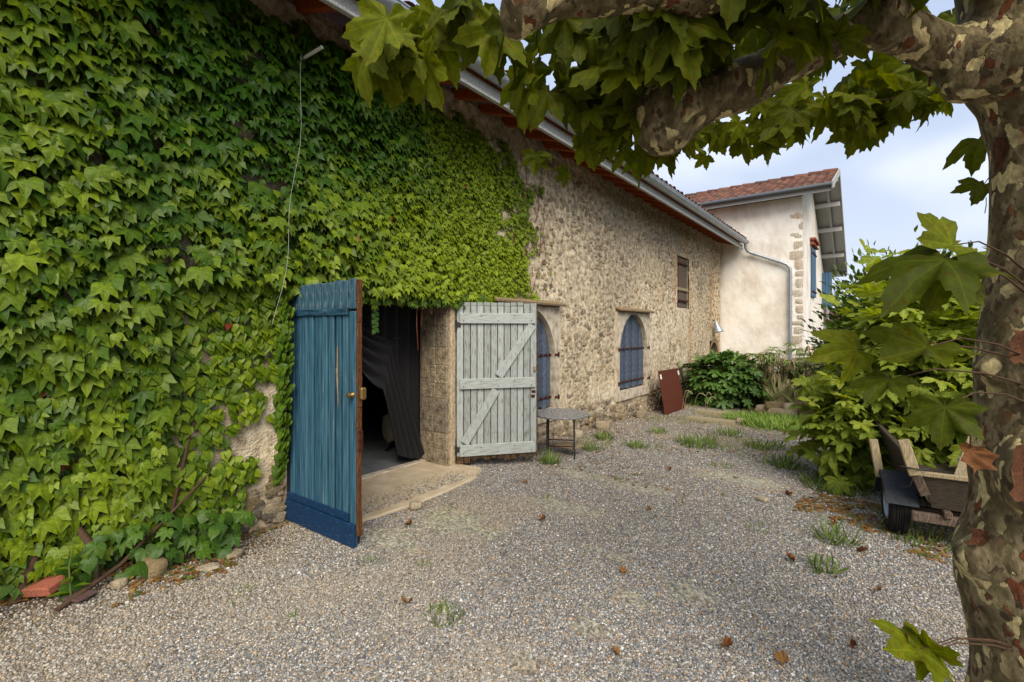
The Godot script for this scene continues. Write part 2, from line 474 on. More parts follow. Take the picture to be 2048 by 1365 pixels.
func strip_leaf(widths: Array, droop: float, fold: float) -> ArrayMesh:
	var b := B.new()
	var m := widths.size() - 1
	for j in widths.size():
		var y := float(j) / m
		var w: float = widths[j]
		for s in [-1, 0, 1]:
			b.add(Vector3(s * w, y - droop * y * y * 0.3, -droop * y * y + fold * w * absf(s)), Vector3.BACK, Vector2(0.5 + s * w * 0.5, 0.85 - y * 0.7))
	for j in m:
		for s in 2:
			var k := j * 3 + s
			b.i.append_array(PackedInt32Array([k, k + 3, k + 1, k + 1, k + 3, k + 4]))
	b.smooth()
	return b.mesh()

var IVY: Array[ArrayMesh] = []
var IVYS: Array[ArrayMesh] = []
var PLANE: Array[ArrayMesh] = []
var LAUREL: ArrayMesh
var FIG: ArrayMesh
var BLADE: ArrayMesh
var WIDE: ArrayMesh
var WEED: ArrayMesh
var DRY: ArrayMesh
var CURL: ArrayMesh
var PEB: Array[ArrayMesh] = []

func leaf_shapes() -> void:
	var iv := [[0, 1.0], [5, 0.86], [12, 0.72], [19, 0.58], [26, 0.5], [34, 0.64], [40, 0.84], [44, 0.9], [52, 0.74], [68, 0.62], [82, 0.58], [98, 0.55], [118, 0.5], [140, 0.42], [160, 0.26], [180, 0.05]]
	IVY = [polar_leaf(iv, 0.28, 0.22, 0.02), polar_leaf(iv, 0.45, 0.3, 0.03), polar_leaf(iv, 0.18, 0.12, 0.03)]
	var iv2 := [[0, 1.0], [10, 0.78], [28, 0.66], [50, 0.6], [75, 0.56], [105, 0.5], [135, 0.4], [160, 0.24], [180, 0.05]]
	IVYS = [polar_leaf(iv2, 0.25, 0.2), polar_leaf(iv2, 0.4, 0.1)]
	var pl := [[0, 1.0], [4, 0.88], [9, 0.86], [12, 0.74], [18, 0.71], [22, 0.58], [27, 0.5], [32, 0.56], [37, 0.72], [41, 0.72], [46, 0.86], [50, 0.94], [54, 0.8], [60, 0.76], [63, 0.64], [70, 0.6], [76, 0.48], [82, 0.54], [88, 0.64], [94, 0.66], [100, 0.74], [106, 0.6], [114, 0.54], [122, 0.42], [132, 0.38], [145, 0.3], [160, 0.22], [180, 0.04]]
	PLANE = [polar_leaf(pl, 0.25, 0.2, 0.07), polar_leaf(pl, 0.5, 0.28, 0.08), polar_leaf(pl, -0.05, 0.34, 0.08)]
	CURL = polar_leaf(pl, -0.55, 0.5, 0.14)
	DRY = polar_leaf([[0, 1.0], [14, 0.82], [26, 0.72], [40, 0.8], [50, 0.86], [62, 0.72], [78, 0.64], [95, 0.66], [112, 0.54], [140, 0.36], [165, 0.2], [180, 0.05]], -0.6, 0.8, 0.2)
	LAUREL = strip_leaf([0.01, 0.1, 0.17, 0.18, 0.13, 0.06, 0.0], 0.12, 0.35)
	FIG = polar_leaf([[0, 1.0], [8, 0.95], [14, 0.8], [20, 0.5], [26, 0.42], [34, 0.66], [44, 0.88], [52, 0.84], [60, 0.58], [68, 0.4], [80, 0.56], [92, 0.66], [102, 0.58], [120, 0.38], [150, 0.28], [180, 0.06]], 0.22, 0.1, 0.03)
	WIDE = strip_leaf([0.03, 0.05, 0.04, 0.0], 0.5, 0.3)
	BLADE = strip_leaf([0.03, 0.034, 0.022, 0.0], 0.35, 0.2)
	WEED = strip_leaf([0.02, 0.06, 0.05, 0.0], 0.3, 0.25)
	for s in 3:
		var b := B.new()
		var t := (1.0 + sqrt(5.0)) / 2.0
		var vs := []
		for p in [Vector3(-1, t, 0), Vector3(1, t, 0), Vector3(-1, -t, 0), Vector3(1, -t, 0), Vector3(0, -1, t), Vector3(0, 1, t), Vector3(0, -1, -t), Vector3(0, 1, -t), Vector3(t, 0, -1), Vector3(t, 0, 1), Vector3(-t, 0, -1), Vector3(-t, 0, 1)]:
			b.add(p.normalized() * rf(0.38, 0.56) * Vector3(1.15, 0.75, 0.95), Vector3.UP)
		for f in [[0, 11, 5], [0, 5, 1], [0, 1, 7], [0, 7, 10], [0, 10, 11], [1, 5, 9], [5, 11, 4], [11, 10, 2], [10, 7, 6], [7, 1, 8], [3, 9, 4], [3, 4, 2], [3, 2, 6], [3, 6, 8], [3, 8, 9], [4, 9, 5], [2, 4, 11], [6, 2, 10], [8, 6, 7], [9, 8, 1]]:
			b.i.append_array(PackedInt32Array([f[0], f[2], f[1]]))
		b.smooth()
		PEB.append(b.mesh())

func leaf_xf(p: Vector3, tip: Vector3, up: Vector3, s: float) -> Transform3D:
	var y := tip.normalized()
	var z := up - y * up.dot(y)
	z = z.normalized() if z.length() > 0.01 else y.cross(Vector3.RIGHT).normalized()
	return Transform3D(Basis(y.cross(z) * s, y * s, z * s), p)

# rough stone: a subdivided cube pushed towards a sphere and roughened
func rock_mesh(size: Vector3, sd: int, square := 0.5, n := 7, rough := 0.14) -> ArrayMesh:
	var b := B.new()
	for ax in 3:
		for sg in [-1.0, 1.0]:
			var k := b.v.size()
			for a in n + 1:
				for c in n + 1:
					var p := Vector3.ZERO
					p[ax] = sg; p[(ax + 1) % 3] = -1.0 + 2.0 * a / n; p[(ax + 2) % 3] = -1.0 + 2.0 * c / n
					p = p.lerp(p.normalized() * 1.15, 1.0 - square)
					var q := p + Vector3(sd * 7.3, sd * 3.1, 0)
					p *= 1.0 + rough * nz.get_noise_3dv(q * 18.0) + rough * 0.5 * nz.get_noise_3dv(q * 45.0)
					b.add(p * size * 0.5, p.normalized())
			for a in n:
				for c in n:
					var q := k + a * (n + 1) + c
					b.i.append_array(PackedInt32Array([q, q + 1, q + n + 1, q + 1, q + n + 2, q + n + 1] if sg < 0 else [q, q + n + 1, q + 1, q + 1, q + n + 1, q + n + 2]))
	b.smooth()
	return b.mesh()

# ------------------------------------------------------------ the ground
func gy(x: float, z: float) -> float:
	var y := -minf(0.33, maxf(0.0, 0.028 * (-z - 3.5)))
	y += 0.1 * (1.0 - sst(-3.6, -2.6, x)) * sst(-1.7, -0.7, z)
	return y + 0.012 * nz.get_noise_2d(x * 30.0, z * 30.0)

const BARE := [[-1.13, -2.62, 0.17, 0.11], [-1.2, -2.2, 0.13, 0.12], [-1.33, -1.78, 0.1, 0.08], [-2.75, -2.75, 0.55, 0.3], [-2.3, -3.6, 0.5, 0.22], [-2.9, -2.2, 0.4, 0.22], [-1.9, -4.6, 0.6, 0.2], [-0.9, -2.9, 0.25, 0.12], [-1.2, -5.6, 0.7, 0.3], [-2.6, -4.6, 0.5, 0.2], [-1.5, -3.0, 0.2, 0.1]]

func bare(x: float, z: float) -> float:
	var m := 0.0
	var n := 0.5 * nz2.get_noise_2d(x * 330.0, z * 330.0)
	for q in BARE:
		m = maxf(m, 1.0 - sst(0.45, 1.05, Vector2((x - q[0]) / q[2], (z - q[1]) / q[3]).length() + n))
	return m

func axis_lines(lo: float, hi: float, step: float, far: float) -> Array:
	var a := []
	var x := lo
	while x < hi:
		a.append(x); x += step
	a.append(hi)
	var d := step
	while a[0] > -far:
		d *= 1.7
		a.push_front(a[0] - d)
	d = step
	while a[-1] < far:
		d *= 1.7
		a.append(a[-1] + d)
	return a

func ground() -> void:
	var b := B.new()
	var xs := axis_lines(-4.0, 6.0, 0.11, 280.0)
	var zs := axis_lines(-17.0, 3.0, 0.11, 280.0)
	for z in zs:
		for x in xs:
			var n1 := nz2.get_noise_2d(x * 60.0, z * 60.0)
			var n2 := nz2.get_noise_2d(x * 22.0 + 90.0, z * 22.0)
			var c := lin(0.6, 0.585, 0.57)
			c = c.lerp(lin(0.66, 0.56, 0.42), 0.7 * sst(0.04, 0.3, n2 - 0.3 * n1))
			c = c.lerp(lin(1.5, 1.2, 0.88), 0.95 * bare(x, z))
			if z > -6.0: c = c.lerp(lin(1.0, 0.9, 0.72), 0.6 * (1.0 - sst(0.1, 0.7, Vector2(x + 3.1, (z + 2.9) * 0.8).length())))
			c = c.lerp(lin(0.32, 0.24, 0.16), 0.9 * (1.0 - sst(-3.7, -3.1, x)) * sst(-2.2, -1.4, z))
			c = c.lerp(lin(0.7, 0.46, 0.26), 0.6 * (1.0 - sst(-3.7, -2.9, x)) * sst(4.8, 5.6, -z))
			var lawn := sst(9.0, 10.4, -z + 0.6 * n1) * sst(-3.2, -2.0, x)
			c = c.lerp(lin(0.22, 0.2, 0.1), 0.8 * lawn)
			if absf(x) > 9.0 or z < -19.0 or z > 8.0: c = lin(0.16, 0.2, 0.08)
			b.col = c
			b.add(Vector3(x, gy(x, z), z), UP)
	var w := xs.size()
	for r in zs.size() - 1:
		for q in w - 1:
			var k := r * w + q
			b.i.append_array(PackedInt32Array([k, k + 1, k + w, k + 1, k + w + 1, k + w]))
	b.smooth()
	tag(obj("ground", b, M["gravel bed"]), "pale gravel yard sloping gently away beside the barn", "ground", "", "structure")
	# the loose stones
	var pal := [lin(0.27, 0.27, 0.27), lin(0.15, 0.16, 0.175), lin(0.4, 0.39, 0.37), lin(0.085, 0.095, 0.11), lin(0.34, 0.27, 0.18), lin(0.56, 0.55, 0.53), lin(0.2, 0.19, 0.17), lin(0.36, 0.24, 0.14), lin(0.21, 0.225, 0.25), lin(0.12, 0.12, 0.125)]
	var xf := [[], [], []]
	var cs := [[], [], []]
	var got := 0
	while got < 420000:
		var r := 1.3 * pow(9.0, pow(rng.randf(), 0.8))
		var a := rf(-0.95, 0.9)
		var x := -sin(0.666 + a) * r
		var z := -cos(0.666 + a) * r
		var slab := x < -3.42 and z < -1.95 and z > -3.8
		if x < -3.85 or slab and rng.randf() > 0.5 * sst(-3.85, -3.4, x) or Vector2(x - 0.46, z + 2.2).length() < 0.27: continue
		var n1 := nz2.get_noise_2d(x * 60.0, z * 60.0)
		var n2 := nz2.get_noise_2d(x * 22.0 + 90.0, z * 22.0)
		var tan := sst(0.02, 0.3, n2 - 0.3 * n1)
		var thin := 0.97 * bare(x, z) + 0.75 * sst(9.0, 10.4, -z + 0.6 * n1) * sst(-3.2, -2.0, x)
		if z > -6.0: thin += 0.5 * (1.0 - sst(0.1, 0.7, Vector2(x + 3.1, (z + 2.9) * 0.8).length()))
		thin += 0.7 * (1.0 - sst(-3.7, -3.2, x)) * sst(-2.2, -1.4, z)
		got += 1
		if rng.randf() < thin: continue
		var s := rf(0.0055, 0.0135) * (1.0 + 0.05 * r) * (1.7 if rng.randf() < 0.02 else 1.0)
		var v := got % 3
		xf[v].append(Transform3D(Basis.from_euler(Vector3(rf(-0.4, 0.4), rf(0, TAU), rf(-0.4, 0.4))).scaled(Vector3(s, s, s)), Vector3(x, gy(x, z) + s * 0.12 + (0.024 if slab else 0.0), z)))
		cs[v].append((pal[rng.randi() % pal.size()] as Color).lerp(lin(0.37, 0.315, 0.235), rf(0.0, 0.3) + 0.35 * tan) * rf(0.65, 1.35))
	for v in 3:
		tag(many("gravel", PEB[v], M["pebbles"], xf[v], cs[v]), "loose grey and tan gravel covering the yard", "gravel", "gravel of the yard")

# ------------------------------------------------------------ the barn
# openings in the barn wall as [z from, z to, y from, y to]; z falls away from the camera
const DOOR := [-3.78, -1.9, -0.1, 1.9]
const WIN := [[-6.12, -4.53], [-9.74, -8.15]]
const LOFT := [-12.5, -11.6, 2.15, 3.46]
const ARCH := [-15.4, -14.42, -0.4, 1.27]

func in_hole(z: float, y: float, g := 0.0) -> bool:
	if z > DOOR[0] - g and z < DOOR[1] + g and y < DOOR[3] + g: return true
	for w in WIN:
		if z > w[0] - g and z < w[1] + g and y > 0.22 - g and y < 1.95 + g: return true
	if z > LOFT[0] - g and z < LOFT[1] + g and y > LOFT[2] - g and y < LOFT[3] + g: return true
	return z > ARCH[0] - g and z < ARCH[1] + g and y < ARCH[3] + g

func wall_tint(z: float, y: float) -> Color:
	var a := nz2.get_noise_2d(z * 35.0, y * 35.0)
	var f := nz2.get_noise_2d(z * 140.0, y * 90.0)
	var s := nz2.get_noise_2d(z * 110.0, y * 14.0 + 50.0)
	var c := lin(0.56, 0.485, 0.37)
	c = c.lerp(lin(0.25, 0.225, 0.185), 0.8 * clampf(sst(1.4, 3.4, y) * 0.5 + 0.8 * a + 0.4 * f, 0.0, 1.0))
	c = c.lerp(lin(0.62, 0.57, 0.48), 0.8 * sst(0.1, 0.5, -a + 0.3 * f) * (1.0 - sst(1.4, 2.6, y)))
	c = c.lerp(lin(0.46, 0.25, 0.09), 0.55 * sst(0.28, 0.5, s) * sst(8.0, 11.0, -z))
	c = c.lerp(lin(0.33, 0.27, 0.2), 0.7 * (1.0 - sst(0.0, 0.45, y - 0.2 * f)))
	var sp := nz2.get_noise_2d(z * 900.0, y * 900.0) + 0.6 * nz2.get_noise_2d(z * 420.0 + 70.0, y * 420.0)
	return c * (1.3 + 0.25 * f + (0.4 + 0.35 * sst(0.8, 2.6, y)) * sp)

func barn() -> void:
	var t := thing("stone_barn", "long rubble stone barn half covered in green ivy", "barn")
	# wall skin with real relief
	var b := B.new()
	var zs := []
	var z := 2.0
	while z > -15.62:
		zs.append(z); z -= 0.045
	zs.append(-15.62)
	var ys := []
	var y := -0.5
	while y < 4.4:
		ys.append(y); y += 0.045
	for e in [DOOR[0], DOOR[1], LOFT[0], LOFT[1], ARCH[0], ARCH[1], WIN[0][0], WIN[0][1], WIN[1][0], WIN[1][1]]:
		for k in zs.size():
			if absf(zs[k] - e) <= 0.0226: zs[k] = e
	for e in [DOOR[3], LOFT[2], LOFT[3], ARCH[3], 0.22, 1.95]:
		for k in ys.size():
			if absf(ys[k] - e) <= 0.0226: ys[k] = e
	for zz in zs:
		for yy in ys:
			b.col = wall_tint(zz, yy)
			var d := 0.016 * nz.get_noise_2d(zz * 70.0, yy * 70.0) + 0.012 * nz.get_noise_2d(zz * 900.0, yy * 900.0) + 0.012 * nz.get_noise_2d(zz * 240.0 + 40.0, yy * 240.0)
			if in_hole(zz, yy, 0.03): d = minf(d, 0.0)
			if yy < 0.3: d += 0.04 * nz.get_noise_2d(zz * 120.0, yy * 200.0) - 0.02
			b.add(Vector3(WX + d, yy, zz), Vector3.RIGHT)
	var w := ys.size()
	for r in zs.size() - 1:
		for q in w - 1:
			if in_hole((zs[r] + zs[r + 1]) * 0.5, (ys[q] + ys[q + 1]) * 0.5): continue
			var k := r * w + q
			b.i.append_array(PackedInt32Array([k, k + 1, k + w, k + 1, k + w + 1, k + w]))
	b.smooth()
	var wall := obj("wall", b, M["barn plaster"], t)
	# the masonry behind the skin, with the openings left free
	b = B.new()
	b.col = lin(0.55, 0.5, 0.42)
	var xm := -4.17
	for s in [[2.0, -1.9, -0.5, 4.45], [-1.9, -3.78, 1.93, 4.45], [-3.78, -4.53, -0.5, 4.45], [-4.53, -6.12, 1.95, 4.45], [-4.53, -6.12, -0.5, 0.22], [-6.12, -8.15, -0.5, 4.45], [-8.15, -9.74, 1.95, 4.45], [-8.15, -9.74, -0.5, 0.22], [-9.74, -11.6, -0.5, 4.45], [-11.6, -12.5, -0.5, 2.15], [-11.6, -12.5, 3.46, 4.45], [-12.5, -14.42, -0.5, 4.45], [-14.42, -15.4, 1.27, 4.45], [-15.4, -15.62, -0.5, 4.45]]:
		b.bx(Vector3(xm, (s[2] + s[3]) * 0.5, (s[0] + s[1]) * 0.5), Vector3(0.46, s[3] - s[2], s[0] - s[1]), 0.0)
	for s in [[-6.5, 2.1, 0.3], [-6.5, -15.5, 0.22]]:
		b.bx(Vector3(-6.55, 1.95, s[1]), Vector3(5.2, 4.95, s[2]), 0.0)
	b.bx(Vector3(-9.1, 1.95, -6.7), Vector3(0.3, 4.9, 17.4), 0.0)
	obj("masonry", b, M["barn plaster"], t)
	b = B.new()
	b.bx(Vector3(-6.6, 2.75, -6.7), Vector3(4.6, 0.18, 17.2), 0.0)
	obj("loft_floor", b, M["lintel wood"], t)
	# stones standing proud of the plaster
	var spots := []
	for k in 7000:
		var zz := rf(-15.55, -4.0)
		var yy := rf(-0.35, 4.2)
		if in_hole(zz, yy, 0.09): continue
		if zz > -5.6 and yy > 2.0: if rng.randf() < 0.75: continue
		var low := 1.0 - sst(0.1, 0.5, yy)
		if low < 0.5 and nz2.get_noise_2d(zz * 35.0, yy * 35.0) < -0.05 and rng.randf() < 0.9 * (1.0 - sst(1.5, 2.8, yy)): continue
		spots.append([zz, yy, rf(0.02, 0.075) * (1.0 + 0.5 * low) * (1.35 if rng.randf() < 0.15 else 1.0)])
	for k in 90: spots.append([rf(-1.85, -1.0), rf(0.0, 0.4), rf(0.03, 0.1)])
	spots.sort_custom(func(p, q): return p[2] / (1.0 - p[0]) > q[2] / (1.0 - q[0]))
	var stones := []
	for s in 4: stones.append(rock_mesh(Vector3.ONE, 30 + s, 0.45, 3, 0.3))
	var xf := []; var cs := []
	var tints := [lin(0.42, 0.34, 0.24), lin(0.5, 0.44, 0.34), lin(0.27, 0.24, 0.2), lin(0.74, 0.68, 0.56), lin(0.44, 0.34, 0.21), lin(0.2, 0.185, 0.165)]
	for k in spots.size():
		var s: Array = spots[k]
		var sz: float = s[2]
		var x := Transform3D(Basis.from_euler(Vector3(rf(-0.6, 0.6), rf(-0.3, 0.3), rf(-0.3, 0.3))).scaled(Vector3(0.42 * sz, sz * rf(0.6, 1.0), sz * rf(0.9, 1.5))), Vector3(WX - sz * 0.1 + 0.003, s[1], s[0]))
		if k < 300:
			obj("stone", stones[k % 4], M["stone %d" % (rng.randi() % 8)], wall).transform = x
		else:
			xf.append(x)
			cs.append((tints[rng.randi() % 6] as Color).lerp(wall_tint(s[0], s[1]), 0.3))
	many("rubble", stones[0], M["rubble"], xf, cs, wall)
	# doorway: jamb blocks, lime edge, lintel, threshold
	var jamb := B.new()
	jamb.bx(Vector3(-4.14, 0.9, -3.81), Vector3(0.44, 2.1, 0.114), 0.0)
	var jm := obj("door_jamb", jamb, M["jamb"], t)
	var yb := 0.0
	var row := 0
	while yb < 1.86:
		var hb := minf(rf(0.17, 0.24), 1.9 - yb)
		var cut := rf(0.16, 0.27)
		for q in 2:
			b = B.new()
			var x0 := -4.34 if q == 0 else -4.34 + cut + 0.004
			var x1 := -4.34 + cut - 0.004 if q == 0 else -3.905
			b.bx(Vector3((x0 + x1) * 0.5, yb + hb * 0.5, -3.782 + rf(-0.004, 0.004)), Vector3(x1 - x0, hb - 0.001, 0.07), 0.006)
			obj("block", b, M["jamb %d" % ((row * 2 + q * 3 + row / 3) % 3)], jm)
		yb += hb
		row += 1
	b = B.new()
	b.bx(Vector3(-3.89, 0.93, -3.815), Vector3(0.06, 1.98, 0.075), 0.012)
	obj("lime_edge", b, M["limewash"], t)
	b = B.new()
	b.bx(Vector3(-4.14, 0.9, -1.86), Vector3(0.46, 2.1, 0.09), 0.0)
	obj("door_jamb", b, M["jamb"], t)
	b = B.new()
	b.bx(Vector3(-4.1, 1.915, -2.84), Vector3(0.5, 0.07, 2.05), 0.012)
	obj("door_lintel", b, M["lintel wood"], t)
	b = B.new()
	b.bx(Vector3(-4.31, 0.0, -2.84), Vector3(0.1, 0.07, 1.9), 0.008)
	obj("threshold", b, M["frame plaster"], t)
	var fl := B.new()
	fl.bx(Vector3(-6.65, -0.02, -6.7), Vector3(4.6, 0.08, 17.2), 0.0)
	tag(obj("barn_floor", fl, M["dark concrete"]), "smooth grey concrete floor inside the barn", "floor", "", "structure")
	blue_door(t)
	grey_door(t)
	for k in 2: arched_window(t, WIN[k][0], WIN[k][1], k)
	# loft shutter
	b = B.new()
	b.bx(Vector3(-4.06, 2.8, -12.05), Vector3(0.1, 1.34, 0.96), 0.0)
	var ls := obj("loft_shutter", b, M["old boards"], t)
	for k in 4:
		b = B.new()
		b.bx(Vector3(-3.96 + rf(-0.01, 0.01), 2.79 + rf(-0.03, 0.02), -11.69 - 0.228 * k), Vector3(0.035, 1.27 + rf(-0.05, 0.04), 0.212))
		obj("plank", b, M["old boards"], ls)
	for q in [[3.28, "rusty iron"], [2.34, "rusty iron"], [2.63, "pale boards"]]:
		b = B.new()
		b.bx(Vector3(-3.915, q[0], -12.03), Vector3(0.03, 0.05 if q[1] == "rusty iron" else 0.075, 0.86))
		obj("strap", b, M[q[1]], ls)
	# arched opening near the corner, with its stone surround and dark blue leaf
	var zc := -14.91
	b = B.new()
	for q in 10:
		var a0 := PI * q / 10.0; var a1 := PI * (q + 1) / 10.0
		var i0 := Vector3(-3.9, 0.78 + 0.44 * sin(a0), zc + 0.44 * cos(a0)); var i1 := Vector3(-3.9, 0.78 + 0.44 * sin(a1), zc + 0.44 * cos(a1))
		var o0 := Vector3(-3.885, minf(1.34, 0.78 + 0.6 * sin(a0)), zc + 0.54 * cos(a0)); var o1 := Vector3(-3.885, minf(1.34, 0.78 + 0.6 * sin(a1)), zc + 0.54 * cos(a1))
		var bk := Vector3(-0.3, 0, 0)
		b.poly([i0, i1, o1, o0], Vector3(-5, 0.8, zc))
		b.poly([i0, i1, i1 + bk, i0 + bk], (i0 + i1) * 0.5 + Vector3(0, i0.y - 0.78, i0.z - zc))
	b.bx(Vector3(-4.03, 0.15, zc + 0.47), Vector3(0.3, 1.3, 0.07)); b.bx(Vector3(-4.03, 0.15, zc - 0.47), Vector3(0.3, 1.3, 0.07))
	var ao := obj("arched_opening", b, M["sill stone"], t)
	for q in 4:
		b = B.new()
		b.bx(Vector3(-4.2, 0.4, zc + 0.33 - 0.22 * q), Vector3(0.04, 1.75, 0.21))
		obj("plank", b, M["house shutter"], ao)
	# eaves
	var slope := 0.36
	b = B.new()
	b.beam(Vector3(-3.2, 4.26, -6.75), Vector3(-9.4, 4.26 + slope * 6.2, -6.75), 17.7, 0.05, UP, 0.0)
	var roof := obj("roof", b, M["soffit boards"], t)
	var tiles := tile_shapes()
	for r in 2:
		for k in 78:
			var zz := 1.9 - 0.224 * k
			var o := obj("tile", tiles[k % 2], M["tile %d" % (rng.randi() % 6)], roof)
			var up := Vector3(-1, slope, 0).normalized()
			o.transform = Transform3D(Basis(Vector3(0, 0, -1), UP.slide(up).normalized(), -up), Vector3(-3.12 - r * 0.36, 4.315 + r * 0.13 + rf(-0.006, 0.006), zz)) * Transform3D(Basis.from_euler(Vector3(0, rf(-0.03, 0.03), 0)), Vector3.ZERO)
	b = B.new()
	b.beam(Vector3(-3.8, 4.53, -6.75), Vector3(-9.4, 4.53 + slope * 5.6, -6.75), 17.6, 0.05, UP, 0.0)
	obj("roof_slope", b, M["tile 1"], t)
	for k in 37:
		b = B.new()
		var zz := 1.75 - 0.47 * k
		b.beam(Vector3(-3.3, 4.16, zz), Vector3(-4.3, 4.16 + slope * 1.0, zz), 0.07, 0.11, UP, 0.006)
		obj("rafter", b, M["rafter wood"], t)
	b = B.new()
	b.bx(Vector3(-3.25, 4.125, -6.75), Vector3(0.03, 0.15, 17.5), 0.004)
	b.bx(Vector3(-3.225, 4.06, -6.75), Vector3(0.035, 0.035, 17.5), 0.006)
	obj("fascia", b, M["white wood"], t)
	# half-round gutter
	b = B.new()
	var prof := []
	for q in 15:
		var a := PI + PI * q / 14.0
		prof.append(Vector2(-3.135 + 0.085 * cos(a), 4.27 + 0.085 * sin(a)))
	for q in range(14, -1, -1):
		var a := PI + PI * q / 14.0
		prof.append(Vector2(-3.135 + 0.079 * cos(a), 4.272 + 0.079 * sin(a)))
	extrude_z(b, prof, 1.9, -15.5)
	b.tube([Vector3(-3.052, 4.275, 1.9), Vector3(-3.052, 4.275, -15.5)], [0.012, 0.012], 8)
	var gut := obj("gutter", b, M["zinc"], t)
	for k in 21:
		b = B.new()
		var p2 := []
		for q in 13:
			var a := PI * 1.02 + PI * 0.96 * q / 12.0
			p2.append(Vector2(-3.135 + 0.092 * cos(a), 4.27 + 0.092 * sin(a)))
		for q in range(12, -1, -1):
			var a := PI * 1.02 + PI * 0.96 * q / 12.0
			p2.append(Vector2(-3.135 + 0.086 * cos(a), 4.27 + 0.086 * sin(a)))
		var zz := 1.2 - 0.83 * k
		extrude_z(b, p2, zz, zz - 0.03)
		obj("gutter_band", b, M["zinc"], gut)
	b = B.new()
	var dp := [Vector3(-3.13, 4.24, -15.42), Vector3(-3.13, 4.08, -15.43), Vector3(-3.09, 3.98, -15.5), Vector3(-2.98, 3.92, -15.56), Vector3(-2.2, 3.57, -15.58), Vector3(-2.06, 3.49, -15.58), Vector3(-1.985, 3.38, -15.58), Vector3(-1.98, 3.2, -15.58), Vector3(-1.98, -0.3, -15.58)]
	b.tube(dp, [0.045, 0.045, 0.045, 0.045, 0.045, 0.045, 0.045, 0.045, 0.045], 12)
	var pipe := obj("downpipe", b, M["zinc"], t)
	for p in [[0, 0.5], [3, 0.1], [3, 0.9], [7, 0.02], [7, 0.3], [7, 0.62]]:
		b = B.new()
		var a: Vector3 = dp[p[0]].lerp(dp[p[0] + 1], p[1])
		var d: Vector3 = (dp[p[0] + 1] - dp[p[0]]).normalized() * 0.025
		b.tube([a - d, a + d], [0.053, 0.053], 12)
		obj("pipe_collar", b, M["zinc"], pipe)

func extrude_z(b: B, prof: Array, z0: float, z1: float) -> void:
	for j in prof.size():
		var p: Vector2 = prof[j]; var q: Vector2 = prof[(j + 1) % prof.size()]
		var nn := Vector2(q.y - p.y, p.x - q.x).normalized()
		var k := b.v.size()
		for s in [[p, z0], [q, z0], [q, z1], [p, z1]]: b.add(Vector3(s[0].x, s[0].y, s[1]), Vector3(nn.x, nn.y, 0))
		b.i.append_array(PackedInt32Array([k, k + 1, k + 2, k, k + 2, k + 3]))

# half-round roof tile, length .42 along -z, open side down
func tile_shapes() -> Array:
	var out := []
	for up in 2:
		var b := B.new()
		var pts := []
		for lay in 2:
			for e in 2:
				for s in 9:
					var a := PI * s / 8.0
					var r := (0.1 if lay == 0 else 0.085) * (1.0 - 0.12 * e)
					b.add(Vector3(r * cos(a) * 1.08, r * sin(a) * 0.8 - 0.01, -0.42 * e), Vector3(cos(a), sin(a), 0) * (1 if lay == 0 else -1))
		for s in 8:
			b.i.append_array(PackedInt32Array([s, s + 1, s + 9, s + 1, s + 10, s + 9, 18 + s, 27 + s, 19 + s, 19 + s, 27 + s, 28 + s]))
			b.i.append_array(PackedInt32Array([s, 18 + s, s + 1, s + 1, 18 + s, 19 + s]))
		if up == 1:
			for j in b.v.size(): b.v[j] = b.v[j] * Vector3(1.03, 1.12, 1.02)
		out.append(b.mesh())
	return out

